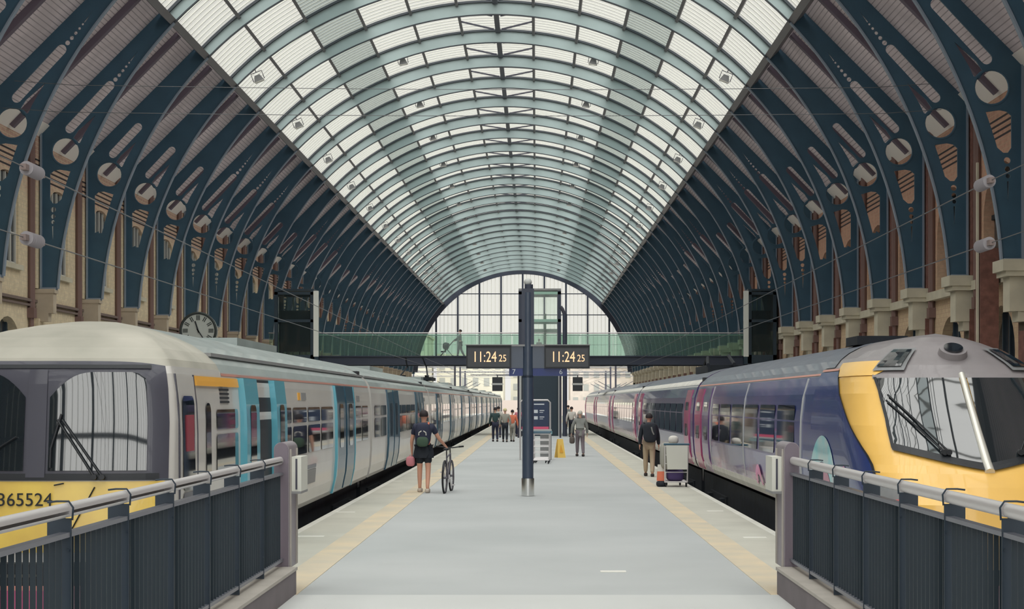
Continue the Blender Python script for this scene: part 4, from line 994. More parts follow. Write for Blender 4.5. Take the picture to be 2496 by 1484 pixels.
def trolley(name, x, y, label, rz=0.0, group='luggage trolleys by the information board'):
    t = thing(name, (x, y, 0), label, 'trolley', group, rz=rz)
    g = MB(); g.tube([(-.26, 0, .12), (-.26, .85, .12), (.26, .85, .12), (.26, 0, .12)], .018, 6, closed=True)
    for k in range(1, 6): g.tube([(-.26, .85 * k / 6, .12), (.26, .85 * k / 6, .12)], .01, 5)
    kid('base_frame', g, 'steel', t, smooth=40)
    g = MB(); g.tube([(-.26, 0, .12), (-.27, -.12, .95), (.27, -.12, .95), (.26, 0, .12)], .018, 6)
    for z in (.35, .55, .75): g.tube([(-.26, -.03 - z * .09, z), (.26, -.03 - z * .09, z)], .01, 5)
    kid('back_frame', g, 'steel', t, smooth=40)
    g = MB(); g.tube([(-.3, -.13, 1.0), (.3, -.13, 1.0)], .025, 8); kid('handle', g, 'teal', t)
    for wx, wy in ((-.24, .05), (.24, .05), (-.16, .8), (.16, .8)): g = MB(); g.cyl((wx, wy, .06), (1, 0, 0), .06, .035, 16); kid('wheel', g, 'rubber', t)
    return t
Xt, _ = px2(1318, 0, 53.3)
a = trolley('luggage_trolley', Xt, 52.4, 'nearest of the empty silver luggage trolleys below the information board', 0)
for k in (1, 2):
    c = copy_tree(a); c.location = (Xt + .03 * k, 52.4 + 1.0 * k, 0); c['label'] = ['', 'second silver luggage trolley, nested behind the nearest', 'rearmost silver luggage trolley, right under the board'][k]
Xw, _ = px2(1365, 0, 58.4)
t = thing('wet_floor_sign', (Xw, 58.4, 0), 'small yellow folding warning sign standing on the platform', 'warning sign', rz=.35)
for s in (-1, 1):
    g = MB(); G = [[(-.15, s * .16, 0), (.15, s * .16, 0)], [(-.10, s * .03, .64), (.10, s * .03, .64)]]
    g.hexa([(-.15, s * .16, 0), (.15, s * .16, 0), (.15, s * .175, 0), (-.15, s * .175, 0)], [(-.10, s * .02, .66), (.10, s * .02, .66), (.10, s * .035, .66), (-.10, s * .035, .66)]); p = kid('sign_leaf', g, 'wet_yellow', t)
g = MB(); g.hexa([(-.07, -.152, .18), (.07, -.152, .18), (.07, -.15, .18), (-.07, -.15, .18)], [(-.005, -.092, .46), (.005, -.092, .46), (.005, -.09, .46), (-.005, -.09, .46)]); kid('warning_triangle', g, 'stripe_orange', t)

# ------------------------------------------------------------------ station clock above the white train
CY = 60.0; cx, cz = px2(485, 806, CY)
t = thing('station_clock', (cx, CY, 0), 'large round dark-rimmed station clock beyond the roof of the white train', 'clock', rz=0)
g = MB(); g.cyl((cx, CY, cz), (0, 1, 0), .66, .26, 48); put('clock_case', g, 'clock_rim', t, smooth=40)
g = MB(); g.tube([(cx + .64 * math.cos(2 * PI * k / 40), CY - .14, cz + .64 * math.sin(2 * PI * k / 40)) for k in range(40)], .05, 8, closed=True); put('bezel', g, 'clock_mark', t, smooth=40)
g = MB(); g.cyl((cx, CY - .135, cz), (0, 1, 0), .60, .02, 48); put('dial', g, 'clock_face', t)
g = MB()
for k in range(12):
    q = PI / 6 * k; d = Vector((math.sin(q), 0, math.cos(q))); e = Vector((math.cos(q), 0, -math.sin(q))); c = Vector((cx, CY - .15, cz))
    for o_ in ((-.03, .03) if k % 3 else (-.05, 0, .05)): g.bar(c + d * .38 + e * o_, c + d * .56 + e * o_, .03, .01, up=(0, 1, 0))
put('numeral_marks', g, 'clock_mark', t)
g = MB(); c = Vector((cx, CY - .165, cz))
for q, ln, w_ in ((2 * PI * (11.4 / 12), .36, .05), (2 * PI * (24.4 / 60), .52, .035)):
    d = Vector((math.sin(q), 0, math.cos(q))); g.bar(c - d * .08, c + d * ln, w_, .012, up=(0, 1, 0))
put('clock_hands', g, 'black', t)
g = MB(); g.tube([(cx, CY, 0), (cx, CY, cz - .62)], .09, 12); put('clock_post', g, 'pole_navy', t)

# ------------------------------------------------------------------ overhead wires and insulators
def insulator(x, y, z, label, L_=.27, r=.042):
    t = thing('insulator', (x, y, z), label, 'insulator', 'line insulators over the tracks')
    g = MB(); g.tube([(x, y - L_, z), (x, y + L_, z)], r * .5, 10); put('core', g, 'insul_brown', t)
    for k in range(7):
        g = MB(); g.cyl((x, y - L_ * .75 + k * L_ * .25, z), (0, 1, 0), r * 1.75, L_ * .11, 16, 0, r * .7); put('shed', g, 'insul', t, smooth=50)
    for s in (-1, 1): g = MB(); g.box(x - .03, x + .03, y + s * L_ - .06, y + s * L_ + .06, z - .03, z + .03); put('end_fitting', g, 'insul_brown', t)
def wire(pts, r, label, group='overhead wires'):
    g = MB(); g.tube(pts, r, 5); tag(put('overhead_wire', g, 'wire'), label, 'wire', group)
for xc, sd_, ys_ in ((-5.25, 'left', 17.1), (5.1, 'right', 18.7)):
    for zc_, nm in ((3.68 if xc < 0 else 3.78, 'lower'), (4.4 if xc < 0 else 4.48, 'upper')):
        insulator(xc, ys_, zc_, f'{nm} grey-brown insulator on the wire above the {sd_} hand train')
        wire([(xc, -6, zc_), (xc, ys_ - .3, zc_)], .006, f'{nm} wire running towards the viewer above the {sd_} hand train')
        pts = [(xc, ys_ + .3 + (232 - ys_) * k / 40, zc_ - (0 if nm == 'lower' else min(.38, .38 * (k / 12)))) for k in range(41)]
        wire(pts, .008, f'{nm} wire running away above the {sd_} hand train')
for Y, y1_, y2_, lab in ((50.0, 205, 212, 'upper thin span wire crossing the shed below the glazing'), (50.0, 271, 275, 'lower thin span wire crossing the shed below the glazing')):
    za, zb = CAMZ + (VY - y1_) * Y / F, CAMZ + (VY - y2_) * Y / F
    R_ = 15.4; xa = AX - math.sqrt(R_ ** 2 - (za - ZC) ** 2); xb = AX + math.sqrt(R_ ** 2 - (zb - ZC) ** 2)
    wire([(xa, Y, za + .1)] + [(xa + (xb - xa) * k / 16, Y, za + (zb - za) * k / 16 - .12 * math.sin(PI * k / 16)) for k in range(1, 16)] + [(xb, Y, zb + .1)], .010, lab)
# head spans farther down the shed
for i, Y in enumerate((125, 165, 205)):
    for z in (6.3, 4.9): wire([(AX - 16.32, Y, z + .3), (-5.25, Y, z), (5.1, Y, z), (AX + 16.32, Y, z + .3)], .012, f'{["nearest", "middle", "farthest"][i]} {"upper" if z > 6 else "lower"} cross wire between the shed walls beyond the footbridge')

# ------------------------------------------------------------------ roof floodlights
def floodlight(a, y, label):
    R_ = 15.35; x, z = AX + R_ * math.cos(math.radians(a)), ZC + R_ * math.sin(math.radians(a))
    t = thing('floodlight', (x, y, z), label, 'floodlight', 'floodlights under the glazing')
    kid('lamp_body', fl_body, None, t); kid('lamp_lens', fl_lens, None, t); kid('bracket', fl_br, None, t)
    t.rotation_euler.y = -math.radians(a - 90) * .5
g = MB(); g.hexa([(-.22, -.12, -.30), (.22, -.12, -.30), (.22, .14, -.30), (-.22, .14, -.30)], [(-.12, -.08, -.02), (.12, -.08, -.02), (.12, .08, -.02), (-.12, .08, -.02)]); fl_body = g.mesh('lamp_body', ['grey_mid'])
g = MB(); g.box(-.2, .2, -.11, .13, -.325, -.302); fl_lens = g.mesh('lamp_lens', ['lamp_white'])
g = MB(); g.tube([(-.25, 0, -.25), (-.25, 0, .12), (.25, 0, .12), (.25, 0, -.25)], .02, 5); g.tube([(0, 0, .12), (0, 0, .35)], .02, 5); fl_br = g.mesh('bracket', ['surround'])
ordw = ['nearest', 'second', 'third', 'fourth', 'fifth', 'sixth', 'seventh', 'eighth', 'ninth', 'tenth', 'eleventh', 'twelfth', 'farthest']
for ri, (a, nm) in enumerate(((132.5, 'left edge of the glazing'), (108.7, 'left of the roof ridge'), (71.3, 'right of the roof ridge'), (47.5, 'right edge of the glazing'))):
    for k in range(12):
        y = (72.5 if ri in (0, 3) else 84.5) + 12.2 * k
        if y < 228: floodlight(a, y, f'{ordw[k]} floodlight in the row along the {nm}')

# ------------------------------------------------------------------ brick stack and lantern in front of the right wall
X0, zt = px2(2380, 606, 50); X1, _ = px2(2428, 606, 50)
t = thing('brick_pier', ((X0 + X1) / 2, 50, 0), 'tall red-brown brick pier standing before the right hand wall', 'pier')
g = MB(); g.box(X0 + .05, X1, 49.7, 50.3, 0, zt); put('pier_shaft', g, 'brick_red', t)
g = MB(); g.box(X0 - .04, X0 + .02, 49.8, 49.9, 0, zt + 2.6); put('light_conduit', g, 'stone', t)

# ------------------------------------------------------------------ people
def skin(nodes, edges, root, sub=1, flat=None):
    """one continuous surface grown over a skeleton; nodes: name -> (x, y, z, radius)"""
    names = list(nodes); me = bpy.data.meshes.new('sk'); me.from_pydata([nodes[n][:3] for n in names], [(names.index(a), names.index(b)) for a, b in edges], [])
    o = bpy.data.objects.new('sk', me); SC.collection.objects.link(o)
    o.modifiers.new('skin', 'SKIN')
    if not me.skin_vertices:
        bm = bmesh.new(); bm.from_mesh(me); bm.verts.layers.skin.verify(); bm.to_mesh(me); bm.free()
    for i, n in enumerate(names):
        r = nodes[n][3]; sv = me.skin_vertices[0].data[i]; sv.radius = r if isinstance(r, tuple) else (r, r); sv.use_root = (n == root)
    o.modifiers['skin'].use_smooth_shade = True
    md = o.modifiers.new('sub', 'SUBSURF'); md.levels = sub; md.render_levels = sub
    dg = bpy.context.evaluated_depsgraph_get(); out = bpy.data.meshes.new_from_object(o.evaluated_get(dg)); bpy.data.objects.remove(o)
    if flat:
        lo, hi, k, y0, xm = flat
        for v in out.vertices:
            if lo < v.co.z < hi and abs(v.co.x) < xm: v.co.y = y0 + (v.co.y - y0) * k
    return out
def join(me, mb, mats):
    """add builder geometry to an evaluated mesh"""
    n = len(me.vertices); vs = [v.co.copy() for v in me.vertices] + [Vector(p) for p in mb.v]
    fs = [tuple(p.vertices) for p in me.polygons] + [tuple(i + n for i in f) for f in mb.f]; mi = [0] * len(me.polygons) + mb.m
    o = bpy.data.meshes.new('body'); o.from_pydata(vs, [], fs)
    for m in mats: o.materials.append(M[m])
    o.polygons.foreach_set('material_index', mi); o.polygons.foreach_set('use_smooth', [True] * len(fs)); o.update(); return o
def setm(me, m):
    me.materials.clear(); me.materials.append(M[m]); me.polygons.foreach_set('use_smooth', [True] * len(me.polygons)); return me
def person(x, y, z, H, rz, label, top, legs, hair='hair_dark', shoe='shoe_dark', skinm='skin', stride=.22, armL=(.08, .02), armR=(.08, .02), shorts=False, sleeve='long', topdrop=0.0, lean=0.0, group=None, hairfull=1.0):
    """armL / armR: (forward swing of the hand, sideways) or an explicit (elbow, wrist) pair of points"""
    t = thing('person', (x, y, z), label, 'person', group, rz=rz); k = H / 1.75
    hz = .93 * k; L = lean
    Nn = {'pel': (0, 0, hz, .135 * k), 'wst': (0, L * .3, 1.08 * k, .122 * k), 'cst': (0, L * .8, 1.30 * k, .150 * k), 'nk0': (0, L, 1.455 * k, .062 * k), 'nk': (0, L + .01, 1.51 * k, .05 * k), 'hd0': (0, L + .02, 1.57 * k, .068 * k), 'hd': (0, L + .015, 1.65 * k, .086 * k), 'hd1': (0, L + .005, 1.71 * k, .058 * k)}
    E = [('pel', 'wst'), ('wst', 'cst'), ('cst', 'nk0'), ('nk0', 'nk'), ('nk', 'hd0'), ('hd0', 'hd'), ('hd', 'hd1')]
    for s, nm, arm, st in ((-1, 'L', armL, stride), (1, 'R', armR, -stride)):
        Nn['hip' + nm] = (s * .085 * k, 0, (.90) * k, .095 * k); Nn['kn' + nm] = (s * .095 * k, st * .42 + .03, .50 * k, .060 * k)
        Nn['cf' + nm] = (s * .095 * k, st * .62, .34 * k, .056 * k)
        Nn['an' + nm] = (s * .095 * k, st * 1.0 - (.02 if st > 0 else .06), .095 * k, .038 * k); Nn['ft' + nm] = (s * .11 * k, st + .10, .045 * k, .036 * k)
        E += [('pel', 'hip' + nm), ('hip' + nm, 'kn' + nm), ('kn' + nm, 'cf' + nm), ('cf' + nm, 'an' + nm), ('an' + nm, 'ft' + nm)]
        sh = (s * .185 * k, L, 1.40 * k)
        if isinstance(arm[0], (tuple, list)): el, wr = arm
        else: fw, sd_ = arm; el = (s * (.245 + sd_) * k, L + fw * .35 - .02, 1.12 * k); wr = (s * (.265 + sd_) * k, L + fw, .875 * k)
        Nn['sh' + nm] = (*sh, .062 * k); Nn['el' + nm] = (*el, .042 * k); Nn['wr' + nm] = (*wr, .027 * k)
        E += [('cst', 'sh' + nm), ('sh' + nm, 'el' + nm), ('el' + nm, 'wr' + nm)]
        d = (Vector(wr) - Vector(el)).normalized(); pc = Vector(wr) + d * .05 * k; Nn['pm' + nm] = (*pc, (.032 * k, .022 * k)); E.append(('wr' + nm, 'pm' + nm))
        side = Vector((0, 1, 0)) if abs(d.y) < .8 else Vector((0, 0, 1)); inw = Vector((-s, 0, 0))
        for q, (o_, ln) in enumerate(((-.027, .062), (-.009, .074), (.009, .07), (.027, .055))):
            b = pc + side * o_ * k + d * .03 * k; m_ = b + d * ln * .5 * k; e_ = m_ + (d * .75 + inw * .6).normalized() * ln * .5 * k
            for h_, pt in (('a', b), ('b', m_), ('c', e_)): Nn[f'f{q}{h_}{nm}'] = (*pt, .0095 * k if h_ != 'c' else .0075 * k)
            E += [('pm' + nm, f'f{q}a{nm}'), (f'f{q}a{nm}', f'f{q}b{nm}'), (f'f{q}b{nm}', f'f{q}c{nm}')]
        b = pc - d * .012 * k + side * .035 * k; e_ = b + (d * .8 + side * .5 + inw * .3).normalized() * .045 * k
        Nn['t0' + nm] = (*b, .012 * k); Nn['t1' + nm] = (*e_, .009 * k); E += [('pm' + nm, 't0' + nm), ('t0' + nm, 't1' + nm)]
    flat = (.84 * k, 1.47 * k, .74, L * .5, .17 * k)
    body = skin(Nn, E, 'pel', 1, flat)
    f = MB(); hc = Vector((0, L + .015, 1.635 * k))
    for s in (-1, 1):
        f.ell(hc + Vector((s * .09 * k, -.005, -.01)), (.012 * k, .024 * k, .034 * k), 8, 6, 0)
        f.ell(hc + Vector((s * .03 * k, .080 * k, .012 * k)), (.014 * k, .009 * k, .008 * k), 8, 6, 1)
        f.ell(hc + Vector((s * .03 * k, .0855 * k, .012 * k)), (.006 * k, .005 * k, .006 * k), 6, 4, 2)
    f.ell(hc + Vector((0, .092 * k, -.018 * k)), (.013 * k, .02 * k, .024 * k), 8, 6, 0)
    f.ell(hc + Vector((0, .082 * k, -.052 * k)), (.024 * k, .01 * k, .007 * k), 8, 6, 3)
    bo = kid('body', join(body, f, [skinm, 'lamp_white', 'black', 'lamp_red']), None, t)
    # clothing grown over the same skeleton, a little wider
    def cloth(names, root, add, nm, m, drop=None, extra=None, fl=flat):
        nn = {}
        for n in names:
            q = Nn[n]; r = q[3] if not isinstance(q[3], tuple) else q[3][0]; nn[n] = (q[0], q[1], q[2], r + add * k)
        if extra: nn.update(extra)
        ee = [(a, b) for a, b in E if a in nn and b in nn] + (drop or [])
        return kid(nm, setm(skin(nn, ee, root, 1, fl), m), None, t)
    tn = ['pel', 'wst', 'cst', 'nk0', 'shL', 'shR']; ex = {}; dr = []
    if sleeve == 'long': tn += ['elL', 'elR', 'wrL', 'wrR']
    else:
        for nm in 'LR':
            a, b = Vector(Nn['sh' + nm][:3]), Vector(Nn['el' + nm][:3]); m_ = a.lerp(b, .62); ex['sl' + nm] = (*m_, .062 * k); dr.append(('sh' + nm, 'sl' + nm))
    if topdrop: ex['hem'] = (0, 0, hz - topdrop * k, .165 * k); dr.append(('pel', 'hem'))
    cloth(tn, 'pel', .022, 'jacket' if sleeve == 'long' else 'shirt', top, dr, ex)
    if shorts:
        ex = {}; dr = []
        for nm in 'LR':
            a, b = Vector(Nn['hip' + nm][:3]), Vector(Nn['kn' + nm][:3]); m_ = a.lerp(b, .78); ex['hm' + nm] = (*m_, .088 * k); dr.append(('hip' + nm, 'hm' + nm))
        cloth(['pel', 'hipL', 'hipR'], 'pel', .018, 'shorts', legs, dr, ex)
    else: cloth(['pel', 'hipL', 'hipR', 'knL', 'knR', 'cfL', 'cfR', 'anL', 'anR'], 'pel', .017, 'trousers', legs)
    for s, nm in ((-1, 'L'), (1, 'R')):
        a = Vector(Nn['an' + nm][:3]); g = MB(); sell(g, (a.x, a.y + .055 * k, .045 * k), (.052 * k, .14 * k, .05 * k), 3.0, 14, 10); kid('shoe', g, shoe, t, smooth=60)
    g = MB(); n = 16; G = []
    for j in range(9):
        th = PI * .62 * j / 8
        G.append([hc + Vector((.098 * k * math.sin(th) * math.cos(q), -.012 + .112 * k * math.sin(th) * math.sin(q) * (1 if math.sin(q) < 0 else (.62 if j > 4 else .96)), .022 * k + .105 * k * math.cos(th))) for q in [2 * PI * i / n for i in range(n)]])
    for j in range(8): g.grid([G[j] + [G[j][0]], G[j + 1] + [G[j + 1][0]]])
    kid('hair', g, hair, t, smooth=60)
    return t
def at(px, fy): Y = 2 * F / (fy - VY); return (px - VX) * Y / F, Y
x, y = at(1033, 1200)
person(x, y, 0, 1.80, -.05, 'person in dark shorts and purple jersey pushing a bicycle, seen from behind', 'cloth_navy', 'cloth_black', skinm='skin_tan', shoe='shoe_light', stride=.10, shorts=True, sleeve='short',
       armL=((-.27, .02, 1.12), (-.275, .10, .90)), armR=((.33, .08, 1.17), (.44, .30, 1.02)))
t = thing('backpack', (x - .01, y - .19, 1.12), 'dark backpack with white print and green pocket worn by the cyclist', 'backpack')
g = MB(); sell(g, (0, 0, .16), (.17, .11, .26), 3.2, 24, 16); kid('bag_body', g, 'cloth_navy', t, smooth=60)
g = MB(); sell(g, (0, -.09, .0), (.13, .06, .11), 3, 18, 12); kid('front_pocket', g, 'bag_green', t, smooth=60)
g = MB()
for s in (-1, 1): g.tube([(s * .08, -.105, .14), (s * .075, -.118, .2), (s * .02, -.118, .235)], .012, 6)
kid('print', g, 'cloth_white', t)
for s in (-1, 1): g = MB(); g.tube([(s * .11, .06, .36), (s * .12, .16, .41), (s * .13, .30, .30), (s * .14, .28, .05), (s * .13, .06, -.05)], .022, 6); kid('shoulder_strap', g, 'cloth_orange' if s > 0 else 'cloth_black', t, smooth=60)
g = MB(); G = []
for j, (z, rx, ry) in enumerate(((1.08, .155, .12), (.98, .20, .15), (.86, .225, .165), (.76, .22, .16))): G.append([(rx * math.cos(q), ry * math.sin(q) , z) for q in [2 * PI * i / 20 for i in range(21)]])
t = thing('tied_jacket', (x, y, 0), 'black jacket tied round the waist of the person pushing the bicycle', 'jacket'); g.grid(G); kid('jacket_skirt', g, 'cloth_black', t, smooth=60)
g = MB(); g.tube([(-.06, .15, 1.02), (0, .18, 1.0), (.05, .17, .84), (.06, .17, .7)], .03, 6); kid('knotted_sleeve', g, 'cloth_black', t)
t = thing('carrier_bag', (x - .30, y + .10, .62), 'pink bag held low in the left hand of the person with the bicycle', 'bag')
g = MB(); sell(g, (0, 0, .06), (.10, .06, .11), 3, 18, 12); kid('bag_body', g, 'cloth_pink', t, smooth=60)
g = MB(); g.tube([(-.04, 0, .15), (-.01, 0, .2), (.02, 0, .2), (.05, 0, .15)], .008, 6); kid('bag_handle', g, 'cloth_pink', t)
# bicycle
x, y = at(1084, 1202)
t = thing('bicycle', (x, y, 0), 'black and grey bicycle wheeled along beside the person in shorts', 'bicycle', rz=-.085)
def wheel(cy, ang=0.0):
    g = MB(); R_ = .335; g.tube([(0, cy + R_ * math.cos(2 * PI * k / 40), R_ + R_ * math.sin(2 * PI * k / 40)) for k in range(40)], .022, 8, closed=True); w_ = kid('wheel', g, 'rubber', t, smooth=60)
    g = MB(); g.tube([(0, cy + .31 * math.cos(2 * PI * k / 32), R_ + .31 * math.sin(2 * PI * k / 32)) for k in range(32)], .012, 6, closed=True); kid('rim', g, 'bike_grey', w_)
    g = MB()
    for k in range(14): q = 2 * PI * k / 14; g.tube([((-1) ** k * .025, cy, R_), (0, cy + .3 * math.cos(q), R_ + .3 * math.sin(q))], .0025, 4)
    kid('spokes', g, 'steel', w_); g = MB(); g.cyl((0, cy, R_), (1, 0, 0), .025, .1, 12); kid('hub', g, 'bike_grey', w_)
wheel(0); wheel(1.05)
g = MB(); BBk = (0, .43, .30); ST = (0, .30, .82); HT = (0, .86, .84); HB = (0, .89, .70)
for a, b, r in ((BBk, ST, .017), (BBk, HB, .02), ((0, .33, .76), HT, .016), (HT, HB, .022)): g.tube([a, b], r, 8)
for s in (-1, 1): g.tube([BBk, (s * .055, 0, .335)], .011, 6); g.tube([(0, .31, .76), (s * .055, 0, .335)], .009, 6); g.tube([HB, (s * .05, .93, .62), (s * .055, 1.05, .335)], .013, 6)
kid('frame', g, 'bike_grey', t, smooth=60)
g = MB(); g.tube([HT, (0, .84, .96)], .014, 8); g.tube([(-.30, .80, 1.0), (-.05, .84, .97), (.05, .84, .97), (.30, .80, 1.0)], .013, 8); kid('handlebar', g, 'black', t, smooth=60)
for s in (-1, 1): g = MB(); g.tube([(s * .2, .81, .99), (s * .31, .798, 1.0)], .019, 8); kid('grip', g, 'rubber', t)
g = MB(); g.tube([ST, (0, .27, .93)], .013, 8); sell(g, (0, .23, .95), (.065, .13, .028), 2.6, 16, 10); kid('saddle', g, 'black', t, smooth=60)
g = MB(); g.cyl((.04, .43, .30), (1, 0, 0), .09, .01, 24); g.bar((.06, .43, .30), (.06, .52, .16), .014, .02); g.bar((-.06, .43, .30), (-.06, .34, .44), .014, .02); g.box(.06, .15, .48, .56, .145, .17); g.box(-.15, -.06, .30, .38, .43, .455); kid('crankset', g, 'steel', t)
g = MB(); g.tube([(0, -.34 * math.sin(a), .335 + .37 * math.cos(a)) for a in [(-.9 + .25 * k) for k in range(9)]], .02, 5); kid('mudguard', g, 'black', t)
# the others
x, y = at(1414, 1112)
person(x, y, 0, 1.66, .10, 'grey-haired person in a pale grey suit walking away with a bag', 'cloth_grey', 'cloth_trouser', hair='hair_grey', stride=.16, topdrop=.16, armL=(.12, .05))
t = thing('shoulder_bag', (x - .29, y + .10, .50), 'brown bag hanging from the left hand of the person in grey', 'bag')
g = MB(); sell(g, (0, 0, .09), (.10, .15, .13), 3.4, 18, 12); kid('bag_body', g, 'bag_brown', t, smooth=60); g = MB(); g.tube([(0, -.08, .2), (0, -.04, .32), (0, .04, .32), (0, .08, .2)], .01, 6); kid('bag_handle', g, 'bag_brown', t)
x, y = at(1582, 1161)
person(x, y, 0, 1.68, -.08, 'person in dark jacket and beige trousers walking beside the blue train', 'cloth_black', 'cloth_beige', stride=.20, armL=(.06, -.01), armR=(.10, .0), skinm='skin_tan')
t = thing('backpack', (x + .02, y - .19, 1.0), 'dark rucksack worn by the person in beige trousers', 'backpack')
g = MB(); sell(g, (0, 0, .18), (.19, .11, .27), 3.2, 24, 16); kid('bag_body', g, 'cloth_black', t, smooth=60); g = MB(); g.tube([(.02, -.11, .32), (.05, -.115, .2), (.09, -.11, .12)], .018, 6); kid('print', g, 'cloth_grey', t)
x = (1393 - VX) * 92 / F
person(x, 92, 0, 1.70, 0, 'distant person in white top and black trousers ahead of the grey suit', 'cloth_white', 'cloth_black', stride=.15, group='')
for (px_, fy, H, top, legs, hair, lab, rz) in ((1207, 1076, 1.70, 'cloth_green', 'cloth_navy', 'hair_dark', 'person in dark green coat, leftmost of the distant group by the white train', .1),
        (1231, 1077, 1.66, 'cloth_khaki', 'cloth_black', 'hair_blond', 'fair-haired person in khaki jacket and black trousers in the distant group', 0),
        (1249, 1076, 1.58, 'cloth_orange', 'cloth_khaki', 'hair_dark', 'person with rusty brown top in the distant group nearest the pole', -.15),
        (1215, 1066, 1.72, 'cloth_white', 'cloth_navy', 'hair_dark', 'person in white shirt half hidden behind the green coat', 0),
        (1264, 1064, 1.66, 'cloth_pink', 'cloth_navy', 'hair_dark', 'person in pink top just left of the clock pole, far away', .2),
        (1385, 1046, 1.72, 'cloth_grey', 'cloth_black', 'hair_dark', 'farthest small person in grey beside the right hand lift pillar', 0)):
    x, y = at(px_, fy); person(x, y, 0, H, rz, lab, top, legs, hair=hair, stride=.14)
x, y = at(1254, 1058)
t = thing('suitcase', (x, y, 0), 'black wheeled suitcase standing beside the distant group', 'suitcase')
g = MB(); sell(g, (0, 0, .38), (.22, .14, .32), 5, 20, 14); kid('case_body', g, 'cloth_black', t, smooth=60); g = MB(); g.tube([(-.1, .1, .68), (-.1, .1, 1.0), (.1, .1, 1.0), (.1, .1, .68)], .012, 6); kid('pull_handle', g, 'steel', t)
for s in (-1, 1): g = MB(); g.cyl((s * .15, 0, .05), (1, 0, 0), .05, .04, 12); kid('wheel', g, 'rubber', t)
# footbridge walkers
xb = (1122 - VX) * (BY + 1.2) / F
person(xb, BY + 1.2, 4.62, 1.72, -PI / 2 + PI, 'person in dark coat crossing the footbridge behind the glass', 'cloth_green', 'cloth_black', stride=.2, armL=((-.2, .2, 1.15), (-.12, .42, 1.05)), armR=((.2, .2, 1.15), (.12, .42, 1.05)))
t = thing('pushchair', (xb - .75, BY + 1.2, 4.62), 'dark folding pushchair pushed along the footbridge', 'pushchair')
for s in (-.2, .2):
    g = MB(); g.tube([(.35, s, 1.05), (-.45, s, .12)], .02, 6); g.tube([(.3, s, .1), (-.25, s, .75)], .02, 6); kid('side_frame', g, 'black', t)
    for xx in (-.42, .3): g = MB(); g.cyl((xx, s, .08), (0, 1, 0), .08, .04, 14); kid('wheel', g, 'rubber', t)
g = MB(); g.hexa([(.1, -.18, .85), (.1, .18, .85), (-.15, .18, .38), (-.15, -.18, .38)], [(.03, -.18, .9), (.03, .18, .9), (-.2, .18, .45), (-.2, -.18, .45)]); g.box(-.42, -.12, -.18, .18, .34, .42); sell(g, (-.12, 0, .72), (.2, .2, .22), 2.4, 16, 10); kid('seat_sling', g, 'cloth_black', t)
xb = (1314 - VX) * (BY + 2) / F
person(xb, BY + 2.4, 4.62, 1.2, 0, 'small dark figure on the footbridge seen through the middle lift tower', 'cloth_black', 'cloth_black', stride=.08)

# ------------------------------------------------------------------ loaded luggage trolley by the blue train
Xl, Yl = at(1648, 1187)
t = trolley('luggage_trolley', Xl, Yl, 'loaded luggage trolley standing at the edge beside the blue train', .0, None)
t['label'] = 'loaded luggage trolley standing at the edge beside the blue train'
if 'group' in t: del t['group']
g = MB(); g.hexa([(-.22, -.20, .42), (.25, -.20, .42), (.25, -.17, .42), (-.22, -.17, .42)], [(-.25, -.22, .98), (.25, -.22, .98), (.25, -.19, .98), (-.25, -.19, .98)]); tag(put('white_board', g, 'white_box', at=(Xl, Yl, 0)), 'blank white panel fixed on the back of the loaded luggage trolley', 'panel')
g = MB(); sell(g, (0, .35, .27), (.2, .3, .14), 4, 20, 12); tag(put('holdall', g, 'bag_purple', at=(Xl, Yl, 0), smooth=60), 'purple holdall lying on the base of the loaded trolley', 'bag')
g = MB(); sell(g, (-.12, .25, .72), (.24, .24, .32), 4, 20, 12); tag(put('suitcase', g, 'cloth_khaki', at=(Xl, Yl, 0), smooth=60), 'pale grey suitcase standing upright on the loaded trolley', 'suitcase')
g = MB(); sell(g, (-.05, .15, 1.10), (.12, .1, .10), 2.4, 18, 12); tag(put('white_bag', g, 'cloth_white', at=(Xl, Yl, 0), smooth=60), 'small white bag on top of the pile on the loaded trolley', 'bag')
Xc, Yc = at(1619, 1186)
Xc -= .07; t = thing('shopping_bag', (Xc, Yc, 0), 'tall white and orange bag with black base standing left of the loaded trolley', 'bag')
g = MB(); g.hexa([(-.10, -.06, .14), (.10, -.06, .14), (.10, .1, .14), (-.10, .1, .14)], [(-.09, -.03, .36), (.09, -.03, .36), (.09, .08, .36), (-.09, .08, .36)]); kid('orange_panel', g, 'cloth_orange', t)
g = MB(); g.hexa([(-.09, -.03, .36), (.09, -.03, .36), (.09, .08, .36), (-.09, .08, .36)], [(-.08, 0, .52), (.08, 0, .52), (.08, .06, .52), (-.08, .06, .52)]); kid('upper_panel', g, 'cloth_white', t)
g = MB(); sell(g, (0, 0, .07), (.12, .14, .07), 3, 16, 10); kid('base', g, 'cloth_black', t, smooth=60)

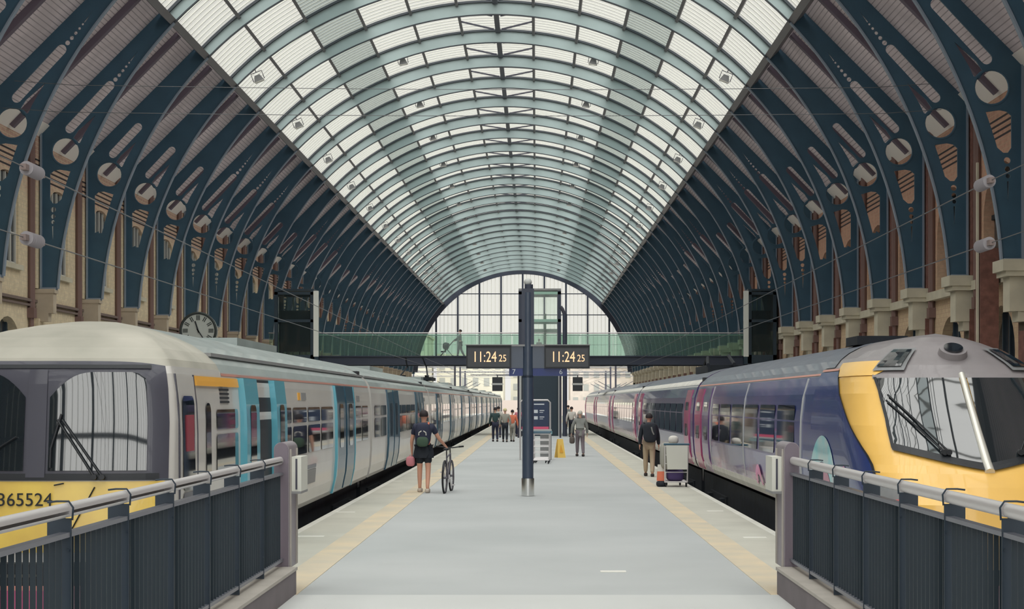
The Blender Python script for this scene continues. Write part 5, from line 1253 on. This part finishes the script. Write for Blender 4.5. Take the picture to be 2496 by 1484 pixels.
# ------------------------------------------------------------------ beyond the shed: pale buildings, bridge, gantries
def block(x0, x1, y, d, z1, label, m, nx, nz, base=-1):
    t = thing('building', ((x0 + x1) / 2, y, base), label, 'building', 'pale buildings beyond the shed')
    g = MB(); g.box(x0, x1, y, y + d, base, z1); put('facade', g, m, t)
    g = MB(); g.box(x0 - .3, x1 + .3, y - .3, y + d, z1, z1 + .5); put('parapet', g, 'stone', t)
    wx, wz = (x1 - x0) / nx, (z1 - 1) / nz
    for j in range(nz):
        for i in range(nx):
            a = x0 + wx * (i + .25); b = 1 + wz * (j + .2); g = MB(); g.box(a, a + wx * .5, y - .06, y + .05, b, b + wz * .5); put('window', g, 'bg_window', t)
block(-40, -22, 330, 20, 15, 'cream stone block seen left under the footbridge', 'bg_cream', 7, 4)
block(-21, -7, 345, 20, 11.5, 'lower cream block beyond the tracks left of the pole', 'bg_cream', 6, 3)
block(-6, 6, 380, 20, 10, 'pale block right behind the middle lift tower', 'bg_cream', 5, 3)
block(7, 20, 340, 20, 9, 'pinkish brick building beyond the blue train', 'bg_pink', 6, 3)
block(20.5, 42, 330, 20, 15, 'cream building seen right under the footbridge', 'bg_cream', 8, 4)
g = MB(); g.box(-60, 60, 300, 306, -1.02, 2.2); tag(put('retaining_wall', g, 'bg_brick'), 'pinkish brick retaining wall across the far end of the tracks', 'wall')
for i, (Y, z) in enumerate(((245, 7.2), (262, 6.6), (280, 6.3))):
    t = thing('signal_gantry', (0, Y, -1.02), f'{["nearest", "middle", "farthest"][i]} steel wire gantry across the tracks outside the shed', 'gantry')
    g = MB()
    for zz_ in (z, z + .8): g.box(-22, 20, Y - .08, Y + .08, zz_ - .06, zz_ + .06)
    put('boom', g, 'grey_mid', t)
    g = MB()
    for k in range(21): xx = -22 + 2 * k; g.bar((xx, Y, z), (xx + 2, Y, z + .8) if k % 2 == 0 else (xx + 2, Y, z), .05, .05); g.bar((xx, Y, z + .8), (xx + 2, Y, z), .05, .05)
    put('lattice', g, 'grey_mid', t)
    for xx in (-21, -12.2, 11.8, 19):
        g = MB(); g.box(xx - .13, xx + .13, Y - .13, Y + .13, -1.02, z + .9); put('mast', g, 'surround', t)
    for s in (-1, 1):
        g = MB(); xx = -12.2 if s < 0 else 11.8; g.bar((xx, Y, 3.6), (xx + 2.6, Y, 5.0), .08, .08); g.bar((xx, Y, 3.6), (xx - 2.6, Y, 5.0), .08, .08); put('cantilever', g, 'surround', t)
